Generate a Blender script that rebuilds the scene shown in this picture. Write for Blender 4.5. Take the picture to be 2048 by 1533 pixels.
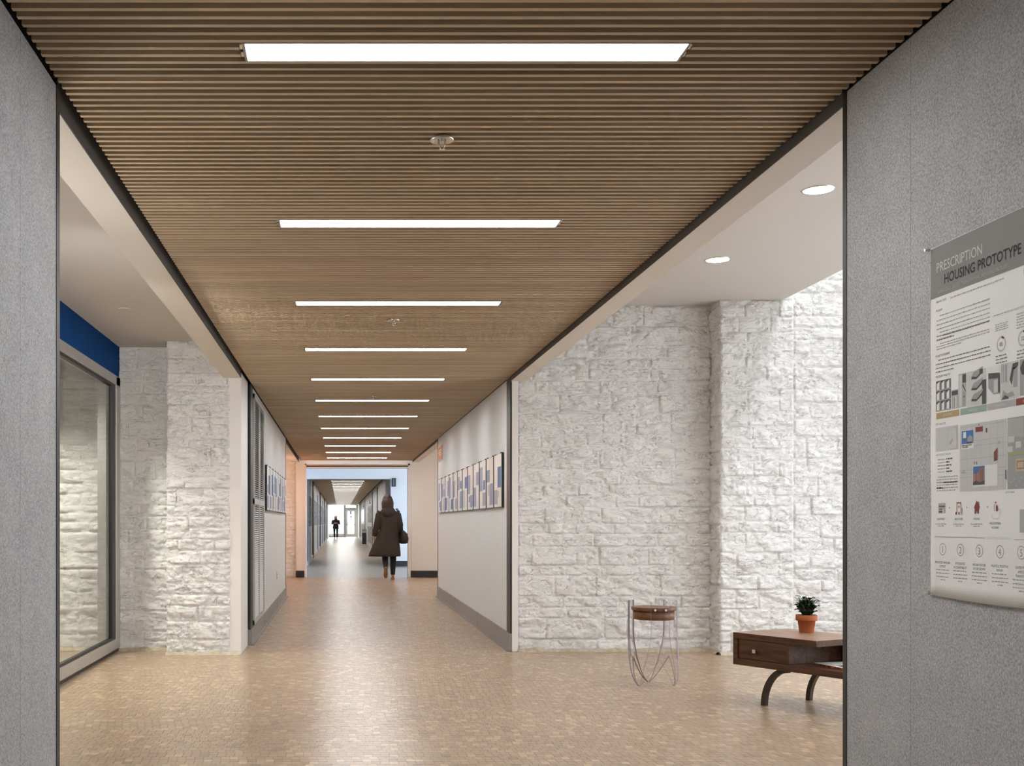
import bpy, bmesh, math, random
from mathutils import Vector, Matrix, noise, geometry
random.seed(7)
for o in list(bpy.data.objects): bpy.data.objects.remove(o)
S = bpy.context.scene
C = S.collection
PI = math.pi

# ------------------------------------------------------------------ camera
cam = bpy.data.cameras.new('camera')
cam_o = bpy.data.objects.new('camera', cam); C.objects.link(cam_o)
cam_o.location = (0, 0, 1.18); cam_o.rotation_euler = (PI / 2, 0, 0)
cam.sensor_width = 36.0; cam.lens = 2250 / 2048 * 36
cam.shift_x = 344 / 2048; cam.shift_y = 278.5 / 2048
cam.clip_end = 500; cam.clip_start = .05
S.camera = cam_o

# ------------------------------------------------------------------ exposure, sky, daylight
S.view_settings.view_transform = 'Standard'; S.view_settings.look = 'None'
S.view_settings.exposure = 0.36; S.view_settings.gamma = 1.0
S.view_settings.use_curve_mapping = False
try:
    S.cycles.max_bounces = 10; S.cycles.diffuse_bounces = 6; S.cycles.transparent_max_bounces = 16
    S.cycles.sample_clamp_indirect = 6.0
    S.cycles.caustics_reflective = False; S.cycles.caustics_refractive = False
except Exception: pass
w = bpy.data.worlds.new('overcast_sky'); S.world = w; w.use_nodes = True
bg = w.node_tree.nodes['Background']; bg.inputs[0].default_value = (.86, .93, 1, 1); bg.inputs[1].default_value = 12.0

def area(name, loc, rot, sx, sy, power, col=(1, 1, 1)):
    l = bpy.data.lights.new(name, 'AREA'); l.shape = 'RECTANGLE'; l.size = sx; l.size_y = sy
    l.energy = power; l.color = col
    o = bpy.data.objects.new(name, l); C.objects.link(o); o.location = loc; o.rotation_euler = rot
    return o
SKY_LIGHT = 78
area('skylight_daylight', (4.42, 6.9, 4.95), (0, 0, 0), .34, 6.0, SKY_LIGHT, (.93, .97, 1))
area('lounge_window_daylight', (5.3, 6.6, 1.25), (0, PI / 2, 0), 1.5, 5.2, 76, (.86, .93, 1))
area('left_window_daylight', (-3.9, 27.1, 1.6), (0, -PI / 2, 0), 2.2, 5.0, 115, (.45, .67, 1))
area('right_window_daylight', (4.9, 27.1, 1.6), (0, PI / 2, 0), 2.2, 5.0, 115, (.45, .67, 1))
area('end_door_portal', (.25, 88.3, 1.4), (-PI / 2, 0, 0), 2.2, 2.3, 1).data.cycles.is_portal = True
def lamp_point(name, loc, power, col, r=.12):
    l = bpy.data.lights.new(name, 'POINT'); l.energy = power; l.color = col; l.shadow_soft_size = r
    o = bpy.data.objects.new(name, l); C.objects.link(o); o.location = loc; return o
lamp_point('alcove_orange_lamp', (-1.75, 22.4, 2.1), 45, (1, .50, .28), .2)
lamp_point('alcove_warm_lamp', (2.6, 21.0, 2.5), 58, (1, .90, .80), .2)
def spot(name, loc, power, col, deg=110, blend=.6, r=.08):
    l = bpy.data.lights.new(name, 'SPOT'); l.energy = power; l.color = col; l.spot_size = math.radians(deg)
    l.spot_blend = blend; l.shadow_soft_size = r
    o = bpy.data.objects.new(name, l); C.objects.link(o); o.location = loc; return o
LAMP = 30.0          # radiance of the strip lights' diffusers
WARM = (1, .99, .975)

# ------------------------------------------------------------------ materials
def nodes(name):
    m = bpy.data.materials.new(name); m.use_nodes = True
    nt = m.node_tree; return m, nt, nt.nodes['Principled BSDF'], nt.nodes, nt.links
def rgb(c): return (c[0], c[1], c[2], 1)
def mat(name, col, rough=.5, metal=0, spec=.5, var=None, bump=None, coord='Object'):
    """var=(scale, amount, second colour) mixes a noise; bump=(scale, strength, detail)"""
    m, nt, p, N, L = nodes(name)
    p.inputs['Base Color'].default_value = rgb(col); p.inputs['Roughness'].default_value = rough
    p.inputs['Metallic'].default_value = metal; p.inputs['Specular IOR Level'].default_value = spec
    tc = N.new('ShaderNodeTexCoord')
    if var:
        t = N.new('ShaderNodeTexNoise'); t.inputs['Scale'].default_value = var[0]; t.inputs['Detail'].default_value = 6
        L.new(tc.outputs[coord], t.inputs['Vector'])
        r = N.new('ShaderNodeValToRGB'); r.color_ramp.elements[0].position = .5 - var[1]; r.color_ramp.elements[1].position = .5 + var[1]
        r.color_ramp.elements[0].color = rgb(var[2]); r.color_ramp.elements[1].color = rgb(col)
        L.new(t.outputs['Fac'], r.inputs['Fac']); L.new(r.outputs['Color'], p.inputs['Base Color'])
    if bump:
        t = N.new('ShaderNodeTexNoise'); t.inputs['Scale'].default_value = bump[0]; t.inputs['Detail'].default_value = bump[2]
        L.new(tc.outputs[coord], t.inputs['Vector'])
        b = N.new('ShaderNodeBump'); b.inputs['Strength'].default_value = bump[1]; b.inputs['Distance'].default_value = .01
        L.new(t.outputs['Fac'], b.inputs['Height']); L.new(b.outputs['Normal'], p.inputs['Normal'])
    return m
def emit(name, col, s):
    m = bpy.data.materials.new(name); m.use_nodes = True; nt = m.node_tree
    nt.nodes.remove(nt.nodes['Principled BSDF'])
    e = nt.nodes.new('ShaderNodeEmission'); e.inputs[0].default_value = rgb(col); e.inputs[1].default_value = s
    nt.links.new(e.outputs[0], nt.nodes['Material Output'].inputs[0]); return m
def clear(name, tint, ior=1.45):
    m = bpy.data.materials.new(name); m.use_nodes = True; nt = m.node_tree; N = nt.nodes; L = nt.links
    N.remove(N['Principled BSDF'])
    t = N.new('ShaderNodeBsdfTransparent'); t.inputs[0].default_value = rgb(tint)
    g = N.new('ShaderNodeBsdfGlossy'); g.inputs['Roughness'].default_value = .02
    # two-sided Schlick reflection: the same from either face of a thin pane
    lw = N.new('ShaderNodeLayerWeight'); lw.inputs[0].default_value = .5
    pw = N.new('ShaderNodeMath'); pw.operation = 'POWER'; pw.inputs[1].default_value = 5; L.new(lw.outputs['Facing'], pw.inputs[0])
    r0 = ((ior - 1) / (ior + 1)) ** 2
    f = N.new('ShaderNodeMath'); f.operation = 'MULTIPLY_ADD'; f.inputs[1].default_value = 1 - r0; f.inputs[2].default_value = r0; L.new(pw.outputs[0], f.inputs[0])
    x = N.new('ShaderNodeMixShader'); L.new(f.outputs[0], x.inputs[0]); L.new(t.outputs[0], x.inputs[1]); L.new(g.outputs[0], x.inputs[2])
    L.new(x.outputs[0], N['Material Output'].inputs[0]); return m

def wood(name, dark, light, rough, grain=(1.5, 45, 45), vary=.25, spec=.4):
    m, nt, p, N, L = nodes(name)
    tc = N.new('ShaderNodeTexCoord'); mp = N.new('ShaderNodeMapping'); mp.inputs['Scale'].default_value = grain
    oi = N.new('ShaderNodeObjectInfo'); ge = N.new('ShaderNodeNewGeometry')
    ad = N.new('ShaderNodeMath'); ad.operation = 'ADD'; L.new(oi.outputs['Random'], ad.inputs[0]); L.new(ge.outputs['Random Per Island'], ad.inputs[1])
    fr = N.new('ShaderNodeMath'); fr.operation = 'FRACT'; L.new(ad.outputs[0], fr.inputs[0])
    mu = N.new('ShaderNodeMath'); mu.operation = 'MULTIPLY'; mu.inputs[1].default_value = 37; L.new(fr.outputs[0], mu.inputs[0])
    L.new(tc.outputs['Object'], mp.inputs['Vector']); L.new(mu.outputs[0], mp.inputs['Location'])
    t = N.new('ShaderNodeTexNoise'); t.inputs['Scale'].default_value = 1; t.inputs['Detail'].default_value = 7; t.inputs['Distortion'].default_value = .8
    L.new(mp.outputs[0], t.inputs['Vector'])
    r = N.new('ShaderNodeValToRGB'); r.color_ramp.elements[0].position = .3; r.color_ramp.elements[1].position = .7
    r.color_ramp.elements[0].color = rgb(dark); r.color_ramp.elements[1].color = rgb(light)
    L.new(t.outputs['Fac'], r.inputs['Fac'])
    hv = N.new('ShaderNodeHueSaturation'); L.new(r.outputs['Color'], hv.inputs['Color'])
    mr = N.new('ShaderNodeMapRange'); mr.inputs['To Min'].default_value = 1 - vary; mr.inputs['To Max'].default_value = 1 + vary
    L.new(fr.outputs[0], mr.inputs['Value']); L.new(mr.outputs[0], hv.inputs['Value'])
    L.new(hv.outputs['Color'], p.inputs['Base Color'])
    p.inputs['Roughness'].default_value = rough; p.inputs['Specular IOR Level'].default_value = spec
    return m

def tile_material():
    m, nt, p, N, L = nodes('end_grain_tile')
    oi = N.new('ShaderNodeObjectInfo'); ge = N.new('ShaderNodeNewGeometry')
    ad = N.new('ShaderNodeMath'); ad.operation = 'ADD'; L.new(oi.outputs['Random'], ad.inputs[0]); L.new(ge.outputs['Random Per Island'], ad.inputs[1])
    fr = N.new('ShaderNodeMath'); fr.operation = 'FRACT'; L.new(ad.outputs[0], fr.inputs[0])
    r = N.new('ShaderNodeValToRGB'); el = r.color_ramp.elements
    cols = [(0, (0.297, 0.205, 0.133)), (.16, (0.424, 0.300, 0.195)), (.34, (0.398, 0.278, 0.184)), (.5, (0.431, 0.320, 0.222)), (.66, (0.381, 0.284, 0.191)), (.8, (0.454, 0.338, 0.235)), (.93, (0.615, 0.475, 0.327)), (1, (0.424, 0.285, 0.184))]
    el[0].position, el[0].color = cols[0][0], rgb(cols[0][1]); el[1].position, el[1].color = 1, rgb(cols[-1][1])
    for q, c in cols[1:-1]:
        e = el.new(q); e.color = rgb(c)
    L.new(fr.outputs[0], r.inputs['Fac'])
    t = N.new('ShaderNodeTexNoise'); t.inputs['Scale'].default_value = 1.3; t.inputs['Detail'].default_value = 5
    L.new(ge.outputs['Position'], t.inputs['Vector'])
    mx = N.new('ShaderNodeMix'); mx.data_type = 'RGBA'; mx.blend_type = 'MULTIPLY'; mx.inputs[0].default_value = .35
    L.new(r.outputs['Color'], mx.inputs[6])
    r2 = N.new('ShaderNodeValToRGB'); r2.color_ramp.elements[0].color = (.72, .70, .66, 1); r2.color_ramp.elements[1].color = (1, 1, 1, 1)
    r2.color_ramp.elements[0].position = .35; r2.color_ramp.elements[1].position = .65
    L.new(t.outputs['Fac'], r2.inputs['Fac']); L.new(r2.outputs['Color'], mx.inputs[7])
    L.new(mx.outputs[2], p.inputs['Base Color'])
    p.inputs['Roughness'].default_value = .29; p.inputs['Specular IOR Level'].default_value = .6
    t3 = N.new('ShaderNodeTexNoise'); t3.inputs['Scale'].default_value = 60; L.new(ge.outputs['Position'], t3.inputs['Vector'])
    b = N.new('ShaderNodeBump'); b.inputs['Strength'].default_value = .06; b.inputs['Distance'].default_value = .004
    L.new(t3.outputs['Fac'], b.inputs['Height']); L.new(b.outputs[0], p.inputs['Normal'])
    return m

def felt_material(name, a, b):
    m, nt, p, N, L = nodes(name)
    ge = N.new('ShaderNodeNewGeometry')
    t = N.new('ShaderNodeTexNoise'); t.inputs['Scale'].default_value = 170; t.inputs['Detail'].default_value = 4; t.inputs['Roughness'].default_value = .65
    L.new(ge.outputs['Position'], t.inputs['Vector'])
    t2 = N.new('ShaderNodeTexNoise'); t2.inputs['Scale'].default_value = 9; t2.inputs['Detail'].default_value = 5; L.new(ge.outputs['Position'], t2.inputs['Vector'])
    s = N.new('ShaderNodeMath'); s.operation = 'MULTIPLY_ADD'; s.inputs[1].default_value = .12; L.new(t2.outputs['Fac'], s.inputs[0]); L.new(t.outputs['Fac'], s.inputs[2])
    r = N.new('ShaderNodeValToRGB'); r.color_ramp.elements[0].position = .38; r.color_ramp.elements[1].position = .74
    r.color_ramp.elements[0].color = rgb(a); r.color_ramp.elements[1].color = rgb(b)
    L.new(s.outputs[0], r.inputs['Fac']); L.new(r.outputs['Color'], p.inputs['Base Color'])
    p.inputs['Roughness'].default_value = .95; p.inputs['Specular IOR Level'].default_value = .1
    bp = N.new('ShaderNodeBump'); bp.inputs['Strength'].default_value = .25; bp.inputs['Distance'].default_value = .003
    L.new(t.outputs['Fac'], bp.inputs['Height']); L.new(bp.outputs[0], p.inputs['Normal'])
    return m

def stone_material():
    m, nt, p, N, L = nodes('white_painted_stone')
    ge = N.new('ShaderNodeNewGeometry')
    def noise_n(sc, det, rough=.6, dist=0, stretch=(1, 1, 1)):
        mp = N.new('ShaderNodeMapping'); mp.inputs['Scale'].default_value = stretch; L.new(ge.outputs['Position'], mp.inputs['Vector'])
        t = N.new('ShaderNodeTexNoise'); t.inputs['Scale'].default_value = sc; t.inputs['Detail'].default_value = det
        t.inputs['Roughness'].default_value = rough; t.inputs['Distortion'].default_value = dist
        L.new(mp.outputs[0], t.inputs['Vector']); return t.outputs['Fac']
    n1 = noise_n(13, 8, .62, .8, (1, 1, 1.6)); n2 = noise_n(55, 5, .6, .3)
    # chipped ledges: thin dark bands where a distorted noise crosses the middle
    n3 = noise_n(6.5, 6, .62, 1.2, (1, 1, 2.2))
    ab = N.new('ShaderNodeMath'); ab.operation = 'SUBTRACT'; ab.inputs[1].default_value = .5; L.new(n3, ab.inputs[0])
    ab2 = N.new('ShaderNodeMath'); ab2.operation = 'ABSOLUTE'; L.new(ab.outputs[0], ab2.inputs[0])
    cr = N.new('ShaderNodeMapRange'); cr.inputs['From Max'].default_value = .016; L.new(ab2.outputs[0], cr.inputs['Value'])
    # step of the same noise gives a chipped relief
    st = N.new('ShaderNodeMapRange'); st.inputs['From Min'].default_value = .485; st.inputs['From Max'].default_value = .515; L.new(n3, st.inputs['Value'])
    h = N.new('ShaderNodeMath'); h.operation = 'MULTIPLY_ADD'; h.inputs[1].default_value = .5; L.new(st.outputs[0], h.inputs[0])
    n1s = N.new('ShaderNodeMath'); n1s.operation = 'MULTIPLY'; n1s.inputs[1].default_value = .55; L.new(n1, n1s.inputs[0]); L.new(n1s.outputs[0], h.inputs[2])
    n4 = noise_n(15, 5, .6, 1.5, (1, 1, 1.9)); st2 = N.new('ShaderNodeMapRange'); st2.inputs['From Min'].default_value = .48; st2.inputs['From Max'].default_value = .51; L.new(n4, st2.inputs['Value'])
    h1 = N.new('ShaderNodeMath'); h1.operation = 'MULTIPLY_ADD'; h1.inputs[1].default_value = .22; L.new(st2.outputs[0], h1.inputs[0]); L.new(h.outputs[0], h1.inputs[2]); h = h1
    h2 = N.new('ShaderNodeMath'); h2.operation = 'MULTIPLY_ADD'; h2.inputs[1].default_value = .25; L.new(n2, h2.inputs[0]); L.new(h.outputs[0], h2.inputs[2])
    b = N.new('ShaderNodeBump'); b.inputs['Strength'].default_value = .7; b.inputs['Distance'].default_value = .012
    L.new(h2.outputs[0], b.inputs['Height']); L.new(b.outputs[0], p.inputs['Normal'])
    # shade of the gaps, painted dark into a few of the crevices
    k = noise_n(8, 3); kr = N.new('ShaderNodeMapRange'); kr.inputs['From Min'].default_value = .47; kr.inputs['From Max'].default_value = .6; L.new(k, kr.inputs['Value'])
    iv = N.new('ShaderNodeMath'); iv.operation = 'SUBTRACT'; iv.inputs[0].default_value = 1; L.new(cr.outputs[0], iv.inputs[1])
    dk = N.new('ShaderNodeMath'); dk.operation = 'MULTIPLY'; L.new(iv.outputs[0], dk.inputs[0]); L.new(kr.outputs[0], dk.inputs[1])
    # tiny pits, their shade painted in as dark spots
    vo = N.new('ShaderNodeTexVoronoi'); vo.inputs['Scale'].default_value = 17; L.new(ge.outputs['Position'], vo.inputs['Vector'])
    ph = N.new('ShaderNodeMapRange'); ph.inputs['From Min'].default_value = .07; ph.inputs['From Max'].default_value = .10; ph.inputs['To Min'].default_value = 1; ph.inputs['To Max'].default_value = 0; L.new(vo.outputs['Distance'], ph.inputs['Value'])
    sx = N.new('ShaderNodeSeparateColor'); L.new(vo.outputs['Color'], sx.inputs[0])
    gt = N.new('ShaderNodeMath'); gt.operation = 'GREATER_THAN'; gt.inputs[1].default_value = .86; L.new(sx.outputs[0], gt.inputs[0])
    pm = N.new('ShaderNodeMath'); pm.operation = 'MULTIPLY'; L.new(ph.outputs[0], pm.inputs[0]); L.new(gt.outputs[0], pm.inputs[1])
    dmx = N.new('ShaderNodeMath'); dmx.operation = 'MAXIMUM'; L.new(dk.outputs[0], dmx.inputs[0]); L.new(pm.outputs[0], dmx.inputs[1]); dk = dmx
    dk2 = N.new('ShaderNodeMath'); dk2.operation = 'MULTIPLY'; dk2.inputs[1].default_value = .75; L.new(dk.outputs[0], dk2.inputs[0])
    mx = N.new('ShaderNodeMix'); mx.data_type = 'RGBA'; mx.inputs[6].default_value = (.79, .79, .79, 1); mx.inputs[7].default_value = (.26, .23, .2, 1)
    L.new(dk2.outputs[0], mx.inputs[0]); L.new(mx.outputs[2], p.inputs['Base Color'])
    p.inputs['Roughness'].default_value = .6; p.inputs['Specular IOR Level'].default_value = .3
    return m

M = {}
M['slat'] = wood('oak_slat', (.46, .35, .235), (.63, .50, .345), .5, (1.2, 40, 40), .12)
M['walnut'] = wood('walnut', (.034, .014, .007), (.115, .05, .025), .38, (3, 30, 30), .1)
M['walnut_top'] = wood('walnut_top', (.20, .12, .078), (.37, .245, .17), .4, (2.5, 18, 18), .08)
M['stool_wood'] = wood('stool_wood', (.10, .04, .016), (.22, .10, .045), .4, (4, 20, 20), .08)
M['tile'] = tile_material()
M['felt'] = felt_material('grey_felt', (.25, .255, .265), (.56, .565, .58))
M['felt_far'] = felt_material('pale_grey_felt', (.68, .685, .69), (.84, .845, .85))
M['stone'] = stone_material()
M['white'] = mat('white_paint', (.78, .765, .745), .6, var=(3, .3, (.75, .735, .715)))
M['beam'] = mat('beam_paint', (.72, .68, .63), .6, var=(2, .3, (.69, .65, .6)))
M['ceil'] = mat('ceiling_paint', (.60, .57, .545), .7, var=(1.5, .4, (.585, .555, .53)))
M['black'] = mat('black_edge', (.012, .012, .013), .45, var=(30, .3, (.018, .018, .018)))
M['plenum'] = mat('black_plenum', (.012, .011, .01), .9, var=(4, .3, (.016, .015, .014)))
M['darkgrey'] = mat('dark_grey_face', (.09, .085, .08), .7, var=(3, .3, (.075, .07, .066)))
M['blackbase'] = mat('black_vinyl', (.018, .018, .02), .4, var=(5, .3, (.022, .022, .024)))
M['base_metal'] = mat('brushed_base_metal', (.33, .325, .32), .42, .55, var=(14, .3, (.28, .275, .27)))
M['alu'] = mat('anodised_aluminium', (.56, .555, .545), .4, .55, var=(20, .3, (.5, .495, .485)))
M['steel'] = mat('bright_steel', (.75, .73, .7), .22, 1, var=(30, .3, (.68, .66, .63)))
M['grille'] = mat('grille_metal', (.55, .55, .55), .4, .4, var=(20, .3, (.5, .5, .5)))
M['grille_dark'] = mat('grille_void', (.05, .05, .052), .8, var=(20, .3, (.04, .04, .04)))
M['blue'] = mat('blue_paint', (.006, .066, .25), .85, spec=.1, var=(2, .3, (.006, .06, .23)))
M['glass'] = clear('window_glass', (.93, .95, .93))
M['acrylic'] = clear('clear_acrylic', (.985, .978, .985), 1.3)
M['acrylic_edge'] = mat('acrylic_edge', (.30, .26, .31), .3, var=(9, .3, (.36, .31, .37)))
M['lamp'] = emit('lamp_diffuser', WARM, LAMP)
M['lamp_far'] = emit('far_lamp_diffuser', (1, .98, .95), 34)
M['downlight'] = emit('downlight_lens', (1, .95, .88), 22)
M['paper'] = mat('poster_paper', (.80, .80, .795), .7, var=(5, .3, (.785, .785, .78)))
M['whiteboard'] = mat('white_board', (.74, .74, .73), .35, var=(7, .3, (.71, .71, .70)))
M['terracotta'] = mat('terracotta', (.47, .145, .05), .75, var=(12, .25, (.38, .11, .037)), bump=(60, .15, 3))
M['soil'] = mat('soil', (.03, .02, .013), .95, var=(40, .2, (.05, .035, .02)), bump=(60, .9, 4))
M['leaf'] = mat('leaf_green', (.022, .06, .012), .38, var=(25, .25, (.012, .034, .008)))
M['ochre'] = mat('ochre_filler', (.42, .34, .22), .9, var=(22, .2, (.55, .5, .42)), bump=(50, .8, 4))
M['legmetal'] = mat('bronze_leg', (.075, .058, .043), .38, .6, var=(15, .3, (.055, .043, .033)))
M['skin'] = mat('skin', (.56, .33, .24), .5, var=(8, .3, (.52, .30, .21)))
M['auburn'] = mat('auburn_hair', (.055, .022, .011), .6, var=(30, .2, (.022, .009, .005)))
M['blond'] = mat('blond_hair', (.36, .25, .17), .5, var=(30, .2, (.25, .17, .11)))
M['parka'] = mat('parka_cloth', (.038, .029, .025), .9, var=(18, .2, (.026, .020, .018)), bump=(40, .5, 3))
M['darkcoat'] = mat('dark_coat', (.022, .022, .023), .9, var=(18, .2, (.014, .014, .015)))
M['legging'] = mat('black_legging', (.008, .008, .009), .8, var=(18, .2, (.012, .012, .012)))
M['shoe'] = mat('tan_shoe', (.26, .13, .065), .6, var=(18, .2, (.2, .1, .05)))
M['bag'] = mat('black_bag', (.011, .010, .010), .6, var=(18, .2, (.016, .015, .015)))
M['red'] = mat('red_print', (.36, .025, .02), .6, var=(9, .3, (.32, .02, .016)))
M['orange'] = mat('orange_sign', (.62, .21, .045), .5, var=(5, .3, (.57, .19, .04)))
def ink(n, c): return mat('ink_' + n, c, .7, var=(20, .3, tuple(x * .92 for x in c)))
INK = {'black': ink('black', (.012, .012, .012)), 'grey': ink('grey', (.22, .22, .22)), 'pale': ink('pale', (.58, .58, .575)), 'band': ink('band', (.235, .225, .22)),
       'soft': ink('soft', (.42, .42, .42)), 'ochre': ink('ochre', (.45, .33, .15)), 'teal': ink('teal', (.30, .40, .37)), 'maroon': ink('maroon', (.22, .045, .035)),
       'sky': ink('sky', (.06, .17, .42)), 'brick': ink('brick', (.36, .17, .11)), 'map': ink('map', (.56, .56, .555)), 'mid': ink('mid', (.34, .34, .34)), 'dark': ink('dark', (.075, .075, .075)),
       'lawn': ink('lawn', (.33, .37, .2)), 'beige': ink('beige', (.5, .42, .3)), 'bluegrey': ink('bluegrey', (.28, .34, .50)), 'lilac': ink('lilac', (.36, .38, .55)), 'deepblue': ink('deepblue', (.13, .22, .42)), 'white': ink('white', (.75, .75, .745)), 'slate': ink('slate', (.42, .44, .5))}

def marbled():
    m, nt, p, N, L = nodes('orange_black_edge'); tc = N.new('ShaderNodeTexCoord')
    t = N.new('ShaderNodeTexNoise'); t.inputs['Scale'].default_value = 70; t.inputs['Detail'].default_value = 3; L.new(tc.outputs['Object'], t.inputs['Vector'])
    r = N.new('ShaderNodeValToRGB'); r.color_ramp.interpolation = 'CONSTANT'; r.color_ramp.elements[0].color = (.02, .012, .01, 1); r.color_ramp.elements[1].color = (.5, .13, .03, 1); r.color_ramp.elements[1].position = .47
    L.new(t.outputs['Fac'], r.inputs['Fac']); L.new(r.outputs['Color'], p.inputs['Base Color']); return m
M['marbled'] = marbled()
def clutter():
    m, nt, p, N, L = nodes('crowded_print'); ge = N.new('ShaderNodeNewGeometry')
    t = N.new('ShaderNodeTexNoise'); t.inputs['Scale'].default_value = 9; t.inputs['Detail'].default_value = 5; L.new(ge.outputs['Position'], t.inputs['Vector'])
    r = N.new('ShaderNodeValToRGB'); e = r.color_ramp.elements; e[0].position = .42; e[0].color = (.03, .03, .035, 1); e[1].position = .58; e[1].color = (.72, .71, .70, 1)
    x = e.new(.5); x.color = (.28, .26, .26, 1)
    L.new(t.outputs['Fac'], r.inputs['Fac']); L.new(r.outputs['Color'], p.inputs['Base Color']); p.inputs['Roughness'].default_value = .6; return m
M['clutter'] = clutter()

# ------------------------------------------------------------------ mesh helpers
class MB:
    def __init__(s): s.v = []; s.f = []; s.mi = []; s.sm = []
    def add(s, vs, fs, mi=0, smooth=False):
        k = len(s.v); s.v += [tuple(v) for v in vs]
        for f in fs: s.f.append([i + k for i in f]); s.mi.append(mi); s.sm.append(smooth)
        return s
    def box(s, x0, x1, y0, y1, z0, z1, mi=0, b=0):
        if b <= 0:
            v = [(x0, y0, z0), (x1, y0, z0), (x1, y1, z0), (x0, y1, z0), (x0, y0, z1), (x1, y0, z1), (x1, y1, z1), (x0, y1, z1)]
            return s.add(v, [(0, 3, 2, 1), (4, 5, 6, 7), (0, 1, 5, 4), (1, 2, 6, 5), (2, 3, 7, 6), (3, 0, 4, 7)], mi)
        bm = bmesh.new(); bmesh.ops.create_cube(bm, size=1)
        for v in bm.verts: v.co = Vector(((x0 + x1) / 2 + v.co.x * (x1 - x0), (y0 + y1) / 2 + v.co.y * (y1 - y0), (z0 + z1) / 2 + v.co.z * (z1 - z0)))
        bmesh.ops.bevel(bm, geom=bm.edges[:], offset=b, segments=2, affect='EDGES', profile=.6)
        return s.bm(bm, mi)
    def bm(s, bm, mi=0, smooth=False):
        bm.verts.index_update(); s.add([v.co[:] for v in bm.verts], [[v.index for v in f.verts] for f in bm.faces], mi, smooth); bm.free(); return s
    def quad(s, a, b, c, d, mi=0): return s.add([a, b, c, d], [(0, 1, 2, 3)], mi)
    def loft(s, rings, mi=0, cap=True, smooth=True):
        n = len(rings[0]); v = [p for r in rings for p in r]; f = []
        for i in range(len(rings) - 1):
            for j in range(n): f.append((i * n + j, i * n + (j + 1) % n, (i + 1) * n + (j + 1) % n, (i + 1) * n + j))
        s.add(v, f, mi, smooth)
        if cap:
            k = len(s.v) - len(v)
            s.f.append([k + j for j in reversed(range(n))]); s.mi.append(mi); s.sm.append(False)
            s.f.append([k + (len(rings) - 1) * n + j for j in range(n)]); s.mi.append(mi); s.sm.append(False)
        return s
    def lathe(s, prof, c=(0, 0, 0), n=28, mi=0, cap=True, smooth=True):
        return s.loft([[(c[0] + r * math.cos(2 * PI * j / n), c[1] + r * math.sin(2 * PI * j / n), c[2] + z) for j in range(n)] for r, z in prof], mi, cap, smooth)
    def tube(s, path, r, n=8, mi=0, cap=True):
        P = [Vector(p) for p in path]; rings = []
        rr = r if isinstance(r, (list, tuple)) else [r] * len(P)
        for i, p in enumerate(P):
            t = (P[min(i + 1, len(P) - 1)] - P[max(i - 1, 0)]).normalized()
            u = t.cross(Vector((0, 0, 1)) if abs(t.z) < .9 else Vector((0, 1, 0))).normalized(); w_ = t.cross(u)
            rings.append([tuple(p + (u * math.cos(2 * PI * j / n) + w_ * math.sin(2 * PI * j / n)) * rr[i]) for j in range(n)])
        return s.loft(rings, mi, cap)
    def mesh(s, name, mats):
        me = bpy.data.meshes.new(name); me.from_pydata(s.v, [], s.f)
        for m in (mats if isinstance(mats, (list, tuple)) else [mats]): me.materials.append(m)
        me.polygons.foreach_set('material_index', s.mi); me.polygons.foreach_set('use_smooth', s.sm); me.update(); return me
    def build(s, name, mats, parent=None, loc=None):
        return link(name, s.mesh(name, mats), parent, loc)
def link(name, me, parent=None, loc=None, rz=0):
    o = bpy.data.objects.new(name, me); C.objects.link(o)
    if parent: o.parent = parent
    if loc: o.location = loc
    if rz: o.rotation_euler.z = rz
    return o
def box(name, d, m, parent=None, b=0): return MB().box(*d, b=b).build(name, m, parent)
def tag(o, label=None, cat=None, group=None, kind=None):
    if label: o['label'] = label
    if cat: o['category'] = cat
    if group: o['group'] = group
    if kind: o['kind'] = kind
    return o
def thing(name, label, cat, loc=(0, 0, 0), rz=0, group=None):
    o = bpy.data.objects.new(name, None); C.objects.link(o); o.location = loc; o.rotation_euler.z = rz
    o.empty_display_size = .1
    return tag(o, label, cat, group)
def struct(name, d, m, label, cat='wall', b=0):
    return tag(box(name, d, m, None, b), label, cat, None, 'structure')
def outward(o):
    bm = bmesh.new(); bm.from_mesh(o.data); bmesh.ops.recalc_face_normals(bm, faces=bm.faces[:]); bm.to_mesh(o.data); bm.free(); return o

ZC = 2.497                 # underside of the slat ceiling
XL, XR = -.857, 1.552      # faces of the corridor's felt walls

# ================================================================== FLOOR
floor = struct('floor', (-6.5, 6.5, -4, 89.0, -.12, -.002), M['tile'], 'tan end-grain tile floor running down the whole corridor', 'floor')
def plain_floor():
    # the same tan tiling where single tiles are too far away to tell apart
    m, nt, p, N, L = nodes('far_tile_floor')
    ge = N.new('ShaderNodeNewGeometry'); mp = N.new('ShaderNodeMapping'); mp.inputs['Scale'].default_value = (1, 1, 1); L.new(ge.outputs['Position'], mp.inputs['Vector'])
    b = N.new('ShaderNodeTexBrick'); b.inputs['Scale'].default_value = 1; b.inputs['Brick Width'].default_value = .044; b.inputs['Row Height'].default_value = .056
    b.inputs['Mortar Size'].default_value = .0008; b.inputs['Color1'].default_value = (.355, .275, .205, 1); b.inputs['Color2'].default_value = (.43, .34, .26, 1); b.inputs['Mortar'].default_value = (.2, .16, .12, 1)
    L.new(mp.outputs[0], b.inputs['Vector']); L.new(b.outputs['Color'], p.inputs['Base Color']); p.inputs['Roughness'].default_value = .33
    return m
floor.data.materials[0] = plain_floor()
TW, TL, TG = .0436, .0565, .0006
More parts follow.
